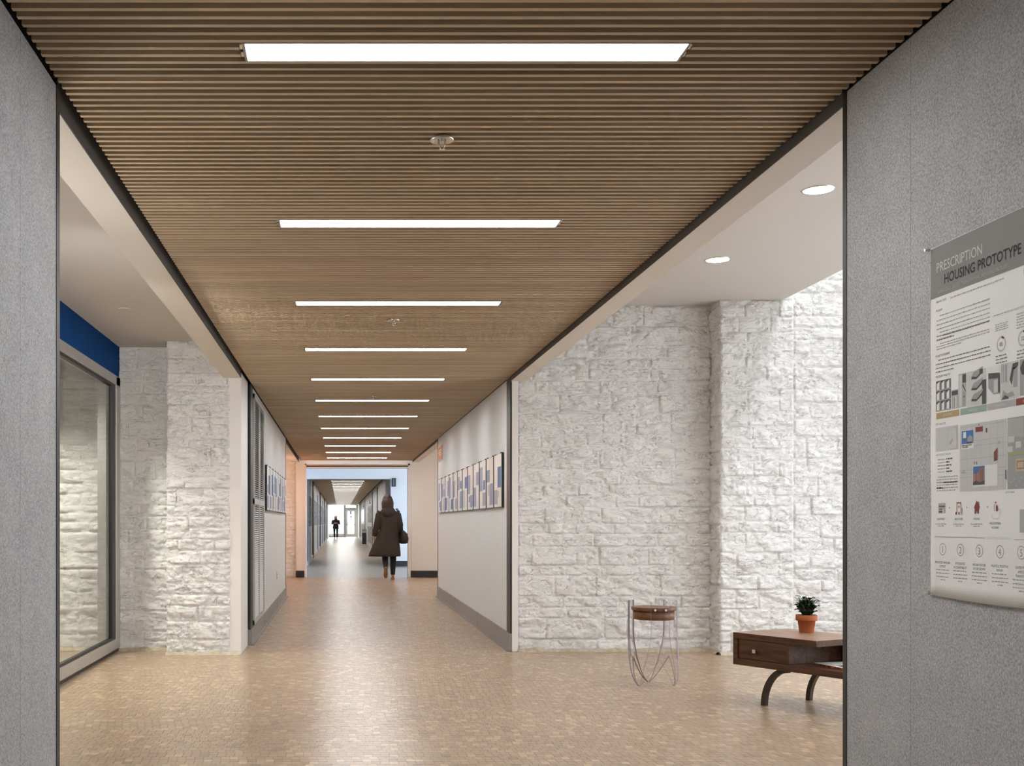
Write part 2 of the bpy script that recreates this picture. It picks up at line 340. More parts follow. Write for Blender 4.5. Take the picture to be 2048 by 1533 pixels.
def tile_mesh(name):
    b = MB(); x, y, e, z = TW / 2 - TG / 2, TL / 2 - TG / 2, .0006, .0
    v = [(-x, -y, -.003), (x, -y, -.003), (x, y, -.004), (-x, y, -.004), (-x + e, -y + e, z), (x - e, -y + e, z), (x - e, y - e, z), (-x + e, y - e, z)]
    b.add(v, [(4, 5, 6, 7), (0, 1, 5, 4), (1, 2, 6, 5), (2, 3, 7, 6), (3, 0, 4, 7)]); return b.mesh(name, M['tile'])
tiles = []
y = 5.20 + TL / 2; row = 0; rt = random.Random(3)
while y < 23.95:
    if y < 10.33: xa, xb = max(-2.04, (100 - 680) / 2250 * y), min((1700 - 680) / 2250 * y, 4.55)
    elif y < 17.8: xa, xb = -.85, 1.545
    else: xa, xb = -1.35, 2.15
    x = math.floor(xa / TW) * TW + rt.random() * TW
    while x < xb:
        tiles.append((x, y, row)); x += TW
    y += TL; row += 1
pix = lambda t: (abs(t[1] - 5.39) if t[1] >= 5.38 else 9)
tm = tile_mesh('tile'); near = set(sorted(range(len(tiles)), key=lambda i: pix(tiles[i]))[:300])
tb = MB()
for i, (x, y, r) in enumerate(tiles):
    dz = rt.uniform(-.0003, .0003); ax, ay = rt.gauss(0, .0028), rt.gauss(0, .0028)
    if i in near:
        o = link('tile', tm, floor, (x, y, dz)); o.rotation_euler = (ax, ay, 0)
    else:
        a, c, e = TW / 2 - TG / 2, TL / 2 - TG / 2, .0006
        T = lambda u, v: (x + u, y + v, dz + ax * v - ay * u)
        k = len(tb.v)
        tb.v += [(x - a, y - c, -.003), (x + a, y - c, -.003), (x + a, y + c, -.003), (x - a, y + c, -.004), T(-a + e, -c + e), T(a - e, -c + e), T(a - e, c - e), T(-a + e, c - e)]
        for f in ((4, 5, 6, 7), (0, 1, 5, 4), (1, 2, 6, 5), (2, 3, 7, 6), (3, 0, 4, 7)): tb.f.append([k + q for q in f])
tb.mi = [0] * len(tb.f); tb.sm = [False] * len(tb.f)
tag(tb.build('tile_field', M['tile'], floor), kind='stuff')

# ================================================================== CEILINGS
ceiling = struct('ceiling', (-1.0, 1.68, -4, 24.0, 2.575, 2.66), M['plenum'], 'dark ceiling void carrying the oak slats over the corridor', 'ceiling')
ceiling_far = struct('ceiling_far', (-1.1, 1.6, 30.2, 88.3, 2.575, 2.66), M['plenum'], 'slatted ceiling of the distant corridor beyond the opening', 'ceiling')
P_ = .04758; SW = .0175; Y0 = 3.088
SX0, SX1 = -.842, 1.540; LX0, LX1 = -.262, .959
def slat_mesh(x0, x1): return MB().box(x0, x1, -SW, 0, ZC, ZC + .052).mesh('slat', M['slat'])
ms_full, ms_l, ms_r = slat_mesh(SX0, SX1), slat_mesh(SX0, LX0 - .018), slat_mesh(LX1 + .018, SX1)
n_obj = 0; run = MB()
m = -11
while Y0 + P_ * m < 24.0:
    yf = Y0 + P_ * m
    pieces = [(SX0, LX0 - .018, ms_l), (LX1 + .018, SX1, ms_r)] if m >= 0 and m % 38 in (1, 2) and m // 38 <= 11 else [(SX0, SX1, ms_full)]
    for a, b_, me in pieces:
        if n_obj < 300: link('slat', me, ceiling, (0, yf, 0)); n_obj += 1
        else: run.box(a, b_, yf - SW, yf, ZC, ZC + .052)
    m += 1
tag(run.build('slat_run', M['slat'], ceiling), kind='stuff')
run2 = MB(); yf = 30.3; far_l = [36.0 + 1.808 * i for i in range(29)]
while yf < 88.0:
    hit = [l for l in far_l if l - .01 < yf < l + .16]
    if hit:
        run2.box(-.86, -.30, yf - SW, yf, ZC, ZC + .05); run2.box(.80, 1.30, yf - SW, yf, ZC, ZC + .05)
    else: run2.box(-.86, 1.30, yf - SW, yf, ZC, ZC + .05)
    yf += P_
tag(run2.build('slat_run', M['slat'], ceiling_far), kind='stuff')
struct('ceiling_left', (-6, -.98, 3.2, 10.6, 2.79, 2.9), M['ceil'], 'plain pale ceiling over the left lounge', 'ceiling')
struct('ceiling_right', (1.62, 3.93, 3.2, 10.6, 3.155, 3.30), M['ceil'], 'plain pale ceiling with downlights over the right lounge, cut off by the skylight', 'ceiling')
struct('ceiling_alcove_left', (-4, -.98, 17.7, 24.2, 2.79, 2.9), M['ceil'], 'pale ceiling over the small alcove on the left', 'ceiling')
struct('ceiling_alcove_right', (1.62, 4, 17.7, 24.2, 2.79, 2.9), M['ceil'], 'pale ceiling over the small alcove on the right', 'ceiling')
struct('ceiling_cross_room', (-4.2, 5.2, 24.15, 30.2, 2.80, 2.9), M['white'], 'white ceiling of the bright cross passage', 'ceiling')
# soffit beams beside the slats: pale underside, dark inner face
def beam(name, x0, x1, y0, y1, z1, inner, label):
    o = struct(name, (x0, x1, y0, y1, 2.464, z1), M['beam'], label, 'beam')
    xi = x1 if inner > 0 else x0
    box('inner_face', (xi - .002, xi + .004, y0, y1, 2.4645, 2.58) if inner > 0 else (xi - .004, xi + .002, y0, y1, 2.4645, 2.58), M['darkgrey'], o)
beam('trim_1', -1.036, -.882, 3.44, 10.0, 2.88, 1, 'pale soffit beam along the left lounge')
beam('trim_2', 1.556, 1.687, 3.47, 10.27, 3.25, -1, 'pale soffit beam along the right lounge')
beam('trim_3', -1.036, -.882, 17.8, 24.05, 2.85, 1, 'pale soffit beam over the left alcove mouth')
beam('trim_4', 1.556, 1.687, 17.8, 24.05, 2.85, -1, 'pale soffit beam over the right alcove mouth')

# ================================================================== WALLS: felt corridor walls
def felt_wall(name, side, y0, y1, x, widths, fm, label, z0=0, seam=.0014):
    """side -1 = left wall (faces +X), +1 = right wall (faces -X)"""
    back = (x - .16, x - .018) if side < 0 else (x + .018, x + .16)
    by0 = y0 + (.35 if y0 > 10 else 0)
    wl = struct(name, (*back, by0, y1, 0, 2.58), M['plenum'], label)
    fx = (x - .019, x) if side < 0 else (x, x + .019)
    y = y0
    for wd in widths:
        box('felt_panel', (*fx, y + seam / 2, min(y + wd, y1) - seam / 2, z0, 2.50), fm, wl, b=.0007); y += wd
    return wl
wl1 = felt_wall('wall_left', -1, -4, 3.431, XL, [1.2, 1.2, 1.2, 1.2, 1.2, 1.015, .38], M['felt'], 'grey felt pin-up wall in the left foreground')
wr1 = felt_wall('wall_right', 1, -4, 3.467, XR, [1.2, 1.2, 1.2, 1.2, 1.2, 1.06, .40], M['felt'], 'grey felt pin-up wall in the right foreground with a poster')
box('edge_trim', (XL - .16, XL + .002, 3.395, 3.433, 0, 2.52), M['black'], wl1); box('edge_trim', (XR - .002, XR + .16, 3.443, 3.469, 0, 2.52), M['black'], wr1)
wl2 = felt_wall('wall_left_far', -1, 10.76, 17.75, XL, [.3, 1.50, 1.2, 1.2, 1.2, 1.2, .42], M['felt_far'], 'pale grey felt wall further down on the left, with grille and boards', .15)
wr2 = felt_wall('wall_right_far', 1, 10.245, 17.85, XR, [.21, .95, 1.2, 1.2, 1.2, 1.2, 1.2, .5], M['felt_far'], 'pale grey felt wall further down on the right, with twelve boards', .165)
for wl, x0, x1, ya, yb, zb in ((wl2, XL - .02, XL + .003, 10.75, 11.02, .15), (wl2, XL - .16, XL + .004, 17.72, 17.80, .15), (wr2, XR - .003, XR + .012, 10.24, 10.46, .165), (wr2, XR - .004, XR + .16, 17.80, 17.87, .165)):
    box('edge_trim', (x0, x1, ya, yb, zb, 2.50), M['black'], wl)
def baseboard(name, side, x, y0, y1, z, seams, label):
    o = MB()
    if side < 0: o.box(x - .03, x + .012, y0, y1, 0, z); o.box(x, x + .035, y0, y1, 0, .012)
    else: o.box(x - .012, x + .03, y0, y1, 0, z); o.box(x - .035, x, y0, y1, 0, .012)
    o = tag(o.build(name, M['base_metal']), label, 'baseboard', None, 'structure')
    for s in seams: box('joint', ((x + .011, x + .0128) if side < 0 else (x - .0128, x - .011)) + (s, s + .006, .012, z), M['black'], o)
baseboard('baseboard_left', -1, XL, 10.75, 17.8, .15, (12.58, 15.1), 'grey metal baseboard under the far left felt wall')
baseboard('baseboard_right', 1, XR, 10.24, 17.87, .165, (12.6, 15.1), 'grey metal baseboard under the far right felt wall')
# solid cores behind, end caps in white plaster
struct('wall_left_core', (-3.2, XL - .15, 10.70, 17.75, 0, 2.9), M['white'], 'solid block behind the far left felt wall')
struct('wall_right_core', (XR + .15, 4.0, 10.55, 17.85, 0, 2.9), M['white'], 'solid block behind the far right felt wall')
struct('wall_left_end', (-.99, -.882, 10.02, 10.76, 0, 2.52), M['white'], 'narrow white plaster end between stone and felt on the left', b=.004)
struct('wall_right_end', (1.5645, 1.622, 10.235, 10.56, 0, 2.52), M['white'], 'narrow white plaster end between felt and stone on the right', b=.004)
# enclosing walls that close the lounges off
struct('wall_lounge_left_near', (-6, -1.0, 3.2, 3.38, 0, 2.9), M['white'], 'white wall closing the left lounge behind the felt wall')
struct('wall_lounge_right_near', (1.70, 5.6, 3.2, 3.40, 0, 5.2), M['white'], 'white wall closing the right lounge behind the felt wall')
struct('wall_lounge_right_side', (5.35, 5.6, 3.3, 10.5, 0, 5.2), M['white'], 'white side wall of the right lounge under the skylight')
struct('wall_skylight_curb', (3.90, 3.932, 3.3, 10.5, 3.156, 5.2), M['white'], 'white curb of the skylight above the right lounge')
struct('ceiling_added_shaft_cap', (3.90, 5.6, 3.2, 10.55, 5.1, 5.25), M['white'], 'opaque cap added over the skylight shaft to shut out the sky', 'ceiling')  # added cap, out of view: keeps the bright world sky out of the shaft
struct('wall_behind', (-1.3, 2.0, -4.2, -4, 0, 2.9), M['felt'], 'grey wall closing the corridor behind the viewer')
struct('wall_room_left', (-6.2, -6, 3.2, 10.6, 0, 2.9), M['white'], 'white wall of the room behind the glass')

# ================================================================== STONE WALLS
rs = random.Random(11)
def stone_face(u, v, wd, ht, ox, oz, prot, tilt_u, tilt_v, facet):
    e = min(u, wd - u, v, ht - v)
    k = min(1, e / .010); k = k * k * (3 - 2 * k)
    p = Vector(((ox + u) * 1.0, 3.7 * facet, (oz + v) * 1.0))
    r = noise.noise(Vector((p.x * 5, p.y * .1, p.z * 7))) * .009 + noise.noise(Vector((p.x * 18, p.y, p.z * 30))) * .004
    c = noise.noise(Vector((p.x * 5 + p.z * 2.5 + 5, 9, p.z * 9))) + .45 * noise.noise(Vector((p.x * 14, 3 + p.y * .2, p.z * 24))) + .3 * noise.noise(Vector((p.x * 36, p.y, p.z * 60)))
    step = (.011 if c > .05 else (.011 * (c + .02) / .07 if c > -.02 else 0)) + (.008 if c > .34 else (.008 * (c - .28) / .06 if c > .28 else 0)) + (.007 if c < -.30 else 0) - .006 * (c < -.18 and c > -.30)
    return -.0005 + k * (prot + tilt_u * (u / wd - .5) + tilt_v * (v / ht - .5) + r + step)
def stone_wall(wall, x0, x1, z0, z1, y, seed, axis='x', cell=.0115, hrange=(.09, .21), lrange=(.20, .60)):
    """rough stones laid in courses on the front (-Y, or -X for axis 'y') of a mortar wall"""
    R = random.Random(seed); z = z0; course = 0
    while z < z1 - .02:
        h = R.uniform(*hrange)
        if z + h > z1 - .06: h = z1 - z
        x = x0; first = True
        while x < x1 - .01:
            wd = R.uniform(*lrange) * (R.uniform(.4, 1) if first else 1); first = False
            if x + wd > x1 - .12: wd = x1 - x
            zz, hh = z, h
            split = [(z, h)] if h < .17 or R.random() < .7 else [(z, h * .52), (z + h * .52, h * .48)]
            for zz, hh in split:
                if z + h > z1 - .001 and z1 > 3: hh -= R.choice((0, 0, .006, .018, .03))
                g = .0012; W, H = wd - 2 * g, hh - 2 * g
                nu, nv = max(4, round(W / cell)), max(4, round(H / cell))
                prot, tu, tv, fc = R.uniform(.001, .007), R.uniform(-.006, .006), R.uniform(-.007, .007), R.uniform(0, 20)
                vs = []
                jz = [R.uniform(-.004, .004) for _ in range(4)]
                for j in range(nv + 1):
                    for i in range(nu + 1):
                        u, v = W * i / nu, H * j / nv
                        edge = i in (0, nu) or j in (0, nv)
                        d = -.003 if edge else stone_face(u, v, W, H, x, zz, prot, tu, tv, fc)
                        wob = noise.noise(Vector((x + u, fc, zz + v)) * 9) * .005
                        a, b_ = x + g + u + wob * .6, zz + g + v + wob + (jz[0] * (1 - i / nu) + jz[1] * i / nu) * (j / nv) 
                        vs.append((a, y - d, b_) if axis == 'x' else (y - d, a, b_))
                fs = []
                for j in range(nv):
                    for i in range(nu):
                        q = (j * (nu + 1) + i, j * (nu + 1) + i + 1, (j + 1) * (nu + 1) + i + 1, (j + 1) * (nu + 1) + i)
                        fs.append(q if axis == 'x' else q[::-1])
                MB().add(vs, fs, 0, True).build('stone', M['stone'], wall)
            x += wd
        z += h; course += 1
def filler(wall, x0, x1, y, seed, axis='x'):
    """ragged ochre filler along the foot of a stone wall"""
    R = random.Random(seed); b = MB(); n = max(4, int((x1 - x0) / .04)); v = []
    for i in range(n + 1):
        x = x0 + (x1 - x0) * i / n; h = .022 + .022 * max(0, noise.noise(Vector((x * 7, seed, 0)))) + R.uniform(0, .008); d = .030 + R.uniform(0, .012)
        for q in ((-.0, h), (d * .55, h * .8), (d, 0)): v.append((x, y - q[0], q[1]) if axis == 'x' else (y - q[0], x, q[1]))
    f = []
    for i in range(n):
        for k in range(2):
            q = (i * 3 + k, i * 3 + k + 1, i * 3 + k + 4, i * 3 + k + 3); f.append(q if axis == 'x' else q[::-1])
    b.add(v, f, 0, True).build('filler', M['ochre'], wall)
ws1 = struct('wall_right_stone', (1.60, 3.5, 10.268, 10.55, 0, 3.2), M['stone'], 'white painted rough stone wall behind the acrylic stool')
stone_wall(ws1, 1.622, 3.385, .0, 3.15, 10.268, 21); filler(ws1, 1.62, 3.385, 10.25, 2)
ws2 = struct('wall_right_pier', (3.385, 5.36, 10.0, 10.55, 0, 5.1), M['stone'], 'white painted stone pier lit by the skylight behind the coffee table')
stone_wall(ws2, 3.378, 4.03, .0, 3.62, 10.0, 22, lrange=(.2, .4)); stone_wall(ws2, 4.03, 4.75, .0, 3.62, 10.0, 32)
stone_wall(ws2, 9.995, 10.268, .0, 3.15, 3.385, 23, 'y', lrange=(.25, .3)); filler(ws2, 3.37, 4.75, 9.985, 3); filler(ws2, 9.99, 10.26, 3.37, 6, 'y')
ws3 = struct('wall_left_stone', (-6, -1.5, 10.36, 10.7, 0, 2.85), M['stone'], 'white painted rough stone wall running on behind the glass of the left lounge')
stone_wall(ws3, -2.08, -1.52, .0, 2.79, 10.36, 24); stone_wall(ws3, -3.0, -2.08, .0, 2.79, 10.36, 34, cell=.018); filler(ws3, -3.0, -1.54, 10.345, 4)
ws4 = struct('wall_left_pier', (-1.54, -.99, 10.02, 10.72, 0, 2.85), M['stone'], 'white painted stone pier at the left end of the felt wall')
stone_wall(ws4, -1.545, -.975, .0, 2.79, 10.02, 25); filler(ws4, -1.55, -.88, 10.005, 5)

# ================================================================== ALCOVES AND OPENING (Y about 24)
ws5 = struct('wall_alcove_stone', (-3.2, -.94, 24.12, 24.4, 0, 2.85), M['stone'], 'orange lit stone wall at the back of the left alcove')
stone_wall(ws5, -1.35, -.945, .0, 2.79, 24.12, 26, cell=.022); filler(ws5, -1.35, -.945, 24.1, 7)
struct('wall_alcove_left_side', (-3.4, -3.2, 17.6, 24.4, 0, 2.9), M['white'], 'side wall of the left alcove')
struct('wall_alcove_right_side', (3.9, 4.1, 17.6, 24.4, 0, 2.9), M['white'], 'side wall of the right alcove')
OX0, OX1, OZ = -.748, 1.497, 2.345
struct('wall_opening_left', (-.94, OX0, 24.05, 24.25, 0, 2.62), M['white'], 'white wall stub left of the wide opening')
struct('wall_opening_right', (OX1, 4.0, 24.05, 24.25, 0, 2.85), M['white'], 'plain white wall right of the wide opening')
struct('wall_opening_top', (OX0, OX1, 24.05, 24.25, OZ + .03, 2.62), M['white'], 'white header over the wide opening')
struct('baseboard_opening_left', (-.945, OX0 - .004, 24.038, 24.05, 0, .142), M['blackbase'], 'black vinyl baseboard on the stub left of the opening', 'baseboard')
struct('baseboard_opening_right', (OX1 + .012, 3.9, 24.038, 24.05, 0, .142), M['blackbase'], 'black vinyl baseboard right of the opening', 'baseboard')
dr = tag(bpy.data.objects.new('door_1', None), 'wide white sliding door frame around the opening to the far corridor', 'door frame', None, 'structure'); C.objects.link(dr)
MB().box(OX0 - .012, OX0 + .03, 24.03, 24.27, 0, OZ + .09, b=.004).build('frame_jamb', M['white'], dr)
MB().box(OX1 - .045, OX1 + .012, 24.03, 24.27, 0, OZ + .09, b=.004).build('frame_jamb', M['white'], dr)
MB().box(OX0, OX1, 24.03, 24.27, OZ + .045, OZ + .09, b=.004).build('frame_head', M['white'], dr)
box('track', (OX0 + .03, OX1 - .045, 24.04, 24.20, OZ + .018, OZ + .046), M['black'], dr)
MB().box(OX0 + .03, OX1 - .045, 24.045, 24.24, OZ - .012, OZ + .019, b=.003).build('frame_lip', M['white'], dr)
box('gasket', (OX1 - .052, OX1 - .044, 24.10, 24.13, 0, OZ), M['black'], dr)

# cross passage with daylight from both sides
struct('wall_cross_right_back', (1.36, 5.2, 30.07, 30.3, 0, 2.85), M['white'], 'daylit white wall beyond the opening on the right')
struct('wall_cross_left_back', (-4.2, -.885, 30.07, 30.3, 0, 2.85), M['white'], 'daylit white wall beyond the opening on the left')
struct('wall_cross_header', (-.885, 1.36, 30.07, 30.3, 2.335, 2.85), M['white'], 'white header over the mouth of the distant corridor')
struct('wall_cross_left_front', (-4.2, -.94, 24.3, 24.5, 0, 2.85), M['white'], 'back of the left alcove wall')
struct('baseboard_cross', (1.36, 5.0, 30.055, 30.07, 0, .142), M['blackbase'], 'black baseboard on the daylit wall beyond the opening', 'baseboard')
struct('wall_cross_left_end', (-4.4, -4.15, 24.2, 30.2, 0, 2.85), M['white'], 'window end of the cross passage on the left')
struct('wall_cross_right_end', (5.15, 5.4, 24.2, 30.2, 0, 2.85), M['white'], 'window end of the cross passage on the right')
t = thing('wall_speaker', 'small black box high on the daylit wall beside the distant corridor', 'speaker', (1.435, 30.05, 2.13))
box('case', (-.055, .055, -.04, .018, 0, .225), M['blackbase'], t); box('grille_strip', (-.004, .004, -.042, -.039, .02, .205), M['whiteboard'], t)

# ================================================================== DISTANT CORRIDOR
FX0, FX1 = -.90, 1.42
def far_wall(name, side, x, label):
    b = (x - .2, x) if side < 0 else (x, x + .2)
    return struct(name, (*b, 30.3, 88.3, 0, 2.6), M['felt_far'], label)
fl = far_wall('wall_left_distant', -1, FX0, 'left wall of the distant corridor with black piers and posters')
fr_ = far_wall('wall_right_distant', 1, FX1, 'right wall of the distant corridor with dark strips and posters')
tag(box('trim_14', (FX0, FX0 + .02, 30.3, 30.75, .12, 2.335), M['black']), 'black edge strip at the left mouth of the distant corridor', 'strip', None, 'structure')
for k, yy in enumerate((36.4, 49.6, 62.5, 75.5)): tag(box('trim_%d' % (5 + k), (FX0, FX0 + .035, yy, yy + 1.4, .0, 2.5), M['black']), 'black pier on the left wall of the distant corridor, %s from the opening' % ('first', 'second', 'third', 'fourth')[k], 'pier', None, 'structure')
M['doorblue'] = ink('doorblue', (.20, .30, .56))
for k, yy in enumerate((44.2, 56.5, 69.5)): tag(box('door_%d' % (3 + k), (FX0, FX0 + .02, yy, yy + 1.6, .02, 2.25), M['doorblue']), 'blue door on the left wall of the distant corridor, %s from the opening' % ('first', 'second', 'third')[k], 'door', None, 'structure')
for ya, yb in ((30.8, 36.4), (37.8, 44.2), (45.8, 49.6), (51, 56.5), (58.1, 62.5), (63.9, 69.5), (71.1, 75.5), (76.9, 88)): tag(box('baseboard_distant_left', (FX0, FX0 + .03, ya, yb, 0, .12), M['whiteboard']), 'pale base strip along the left side of the distant corridor', 'baseboard', None, 'structure')
for k, (yy, ln) in enumerate(((42.2, .5), (48.7, .5), (63.2, .5), (76.0, .9), (80.5, .9))): tag(box('trim_%d' % (9 + k), (FX1 - .025, FX1, yy, yy + ln, 0, 2.5), M['darkgrey']), 'dark vertical strip on the right wall of the distant corridor, %s from the opening' % ('first', 'second', 'third', 'fourth', 'fifth')[k], 'strip', None, 'structure')
tag(box('baseboard_distant', (FX1 - .015, FX1, 30.3, 88, 0, .14), M['whiteboard']), 'pale base strip along the right side of the distant corridor', 'baseboard', None, 'structure')
def sheet(name, x, side, y0, y1, z0, z1, m, label, cat):
    o = thing(name, label, cat, (x - side * .004, (y0 + y1) / 2, z0)); k = (0, .012) if side < 0 else (-.012, 0); h = (y1 - y0) / 2
    box('backing', (*k, -h, h, 0, z1 - z0), M['whiteboard'], o)
    k = (.012, .014) if side < 0 else (-.014, -.012)
    box('print', (*k, -h + .05, h - .05, .04, z1 - z0 - .04), m, o); return o
for i, (ya, yb, n) in enumerate(((31.2, 35.6, 'first'), (38.1, 43.6, 'second'), (46.2, 49.2, 'third'), (51.3, 56.0, 'fourth'), (58.4, 62.2, 'fifth'), (64.2, 69.0, 'sixth'))):
    sheet('pinned_poster', FX0, -1, ya, yb, 1.02, 1.98, M['clutter'], 'crowded dark poster on the left wall of the distant corridor, %s from the opening' % n, 'poster')
for ya, yb, za, zb, lab in ((50.0, 56.8, 1.12, 1.98, 'upper crowded poster on the right wall of the distant corridor, before the black bin'), (50.0, 56.8, .16, 1.02, 'lower crowded poster on the right wall of the distant corridor, before the black bin'),
                            (64.5, 73.6, 1.2, 1.95, 'pale upper poster on the right wall beyond the black bin'), (64.5, 73.6, .18, 1.12, 'crowded lower poster on the right wall beyond the black bin'), (31.5, 37.6, 1.25, 1.85, 'crowded poster just inside the right wall of the distant corridor, by the woman')):
    sheet('pinned_poster', FX1, 1, ya, yb, za, zb, M['whiteboard'] if 'pale' in lab else M['clutter'], lab, 'poster')
for yy, zz, lab in ((66.0, 2.08, 'small red flag over the pale poster beyond the bin'), (52.0, 2.06, 'small red flag over the posters before the bin')):
    o = thing('paper_flag', lab, 'flag', (FX1 - .02, yy, zz)); box('stick', (-.01, .0, -.6, .6, -.02, .02), M['darkgrey'], o); box('flag', (-.025, -.01, .1, .65, -.02, .16), M['red'], o)
t = thing('trash_bin', 'black bin with grey lid against the right wall of the distant corridor', 'bin', (1.30, 60.5, 0))
MB().box(-.11, .11, -.2, .2, 0, .62, b=.015).build('body', M['blackbase'], t); MB().box(-.115, .115, -.205, .205, .66, .80, b=.02).build('lid', M['base_metal'], t); MB().box(-.105, .105, -.19, .19, .62, .66).build('rim', M['whiteboard'], t)

# glazed end of the distant corridor
YE = 88.0
en = tag(bpy.data.objects.new('window_1', None), 'glazed end wall with a door at the end of the distant corridor', 'window', None, 'structure'); C.objects.link(en)
def member(n, x0, x1, z0, z1, y0=YE - .05, y1=YE + .06, m='alu'): return MB().box(x0, x1, y0, y1, z0, z1, b=.006).build(n, M[m], en)
member('sill', -.92, .32, 0, .08, m='base_metal'); member('kick_panel', -.9, .32, .06, .30, YE - .01, YE + .03); member('mullion', .29, .46, 0, 2.56, m='base_metal'); member('jamb', -.95, -.89, 0, 2.56); member('jamb', 1.24, 1.45, 0, 2.56); member('head', -.92, 1.3, 2.50, 2.62); member('transom', .45, 1.24, 2.16, 2.31, m='base_metal')
box('pane', (-.89, .30, YE, YE + .01, .30, 2.5), M['glass'], en); box('pane', (.45, 1.24, YE, YE + .01, 2.31, 2.5), M['glass'], en)
t = tag(bpy.data.objects.new('door_2', None), 'glazed exit door with push bar at the end of the distant corridor', 'door', None, 'structure'); C.objects.link(t)
for n, d in (('stile', (.46, .60, .01, 2.16)), ('stile', (1.10, 1.24, .01, 2.16)), ('rail', (.60, 1.10, .01, .28)), ('rail', (.60, 1.10, 2.02, 2.16))): MB().box(d[0], d[1], YE - .03, YE + .02, d[2], d[3], b=.004).build(n, M['alu'], t)
box('pane', (.60, 1.10, YE - .008, YE + .002, .28, 2.02), M['glass'], t)
MB().tube([(.50, YE - .09, 1.0), (1.19, YE - .09, 1.0)], .03).box(.50, .54, YE - .09, YE - .03, .95, 1.05).box(1.15, 1.19, YE - .09, YE - .03, .95, 1.05).build('push_bar', M['base_metal'], t)
for x, z, hh, mm, lab in ((.83, 1.78, .26, ink('noticeblue', (.25, .42, .62)), 'pale blue notice taped high on the glass exit door'), (.86, 1.50, .2, ink('noticeviolet', (.55, .38, .62)), 'violet notice taped to the middle of the glass exit door'), (.85, 1.33, .1, ink('noticeorange', (.55, .27, .07)), 'small orange sticker above the push bar of the glass exit door')):
    tag(box('door_notice', (x - .09, x + .09, YE - .0125, YE - .0085, z, z + hh), mm), lab, 'notice')
tag(box('ground_outside', (-40, 40, 89, 160, -.2, -.05), mat('pale_pavement', (.7, .7, .7), .9, var=(2, .3, (.62, .62, .62)))), 'bright pavement outside the exit door', 'ground', None, 'structure')
for k, (tx, ty, hh) in enumerate(((-1.5, 125, 5.5), (-.3, 118, 5.0), (.55, 131, 6.0))):
    o = thing('bare_tree', ('bare tree far outside the glass, left of the standing person', 'thin bare tree outside right of the standing person', 'bare tree outside behind the mullion')[k], 'tree', (tx, ty, -.06))
    MB().tube([(0, 0, 0), (.03, 0, 1.2), (0, 0, 2.2), (.05, 0, hh)], [.06, .05, .04, .015]).build('trunk', ink('bark%d' % k, (.5, .45, .42)), o)
    b = MB(); R = random.Random(k)
    for q in range(14):
        z = R.uniform(1.6, hh * .9); a = R.uniform(0, 2 * PI); l = R.uniform(.5, 1.1)
        b.tube([(.03, 0, z), (.03 + l * .6 * math.cos(a), l * .6 * math.sin(a), z + l * .3), (.03 + l * math.cos(a), l * math.sin(a), z + l * .7)], [.022, .015, .006], 5)
    b.build('branches', ink('twig%d' % k, (.5, .45, .42)), o)

# ================================================================== STRIP LIGHTS
ordinal = ['nearest', 'second', 'third', 'fourth', 'fifth', 'sixth', 'seventh', 'eighth', 'ninth', 'tenth', 'eleventh', 'twelfth']
def lm(f): return f
b = MB().box(LX0, LX1, .006, .119, .002, .02); me_diff = b.mesh('diffuser', M['lamp'])
b = MB(); b.box(LX0 - .008, LX1 + .008, 0, .0055, -.001, .06); b.box(LX0 - .008, LX1 + .008, .1195, .125, -.001, .06); b.box(LX0 - .008, LX0 - .0005, .0055, .1195, -.001, .06); b.box(LX1 + .0005, LX1 + .008, .0055, .1195, -.001, .06); me_fr = b.mesh('frame', M['base_metal'])
me_br = MB().box(-.004, .004, -.003, .028, .01, .055).mesh('bracket', M['steel'])
for i in range(12):
    lab = 'long strip light in the slat ceiling, %s from the camera' % ordinal[i] if i else 'longest looking strip light in the slat ceiling, nearest the camera'
    o = thing('strip_light', lab, 'ceiling light', (0, Y0 + .0015 + 1.80804 * i, ZC), 0, 'strip lights in the slat ceiling')
    link('frame', me_fr, o); link('diffuser', me_diff, o)
    if i < 4:
        for bx in (LX0 - .013, LX1 + .013):
            for by in (.024, .074): link('bracket', me_br, o, (bx, by, -.006))
o = thing('strip_light', 'strip light over the viewer, just behind the first one in view', 'ceiling light', (0, Y0 + .0015 - 1.80804, ZC), 0, 'strip lights in the slat ceiling')
link('frame', me_fr, o); link('diffuser', me_diff, o)
me_fd = MB().box(-.27, .77, .006, .119, .002, .02).mesh('diffuser', M['lamp_far'])
me_ff = MB().box(-.28, .78, 0, .0055, -.001, .06).box(-.28, .78, .1195, .125, -.001, .06).mesh('frame', M['base_metal'])
for i, yl in enumerate(far_l):
    o = thing('strip_light', 'thin far strip light in the ceiling of the distant corridor', 'ceiling light', (0, yl, ZC), 0, 'strip lights of the distant corridor')
    link('diffuser', me_fd, o); link('frame', me_ff, o)
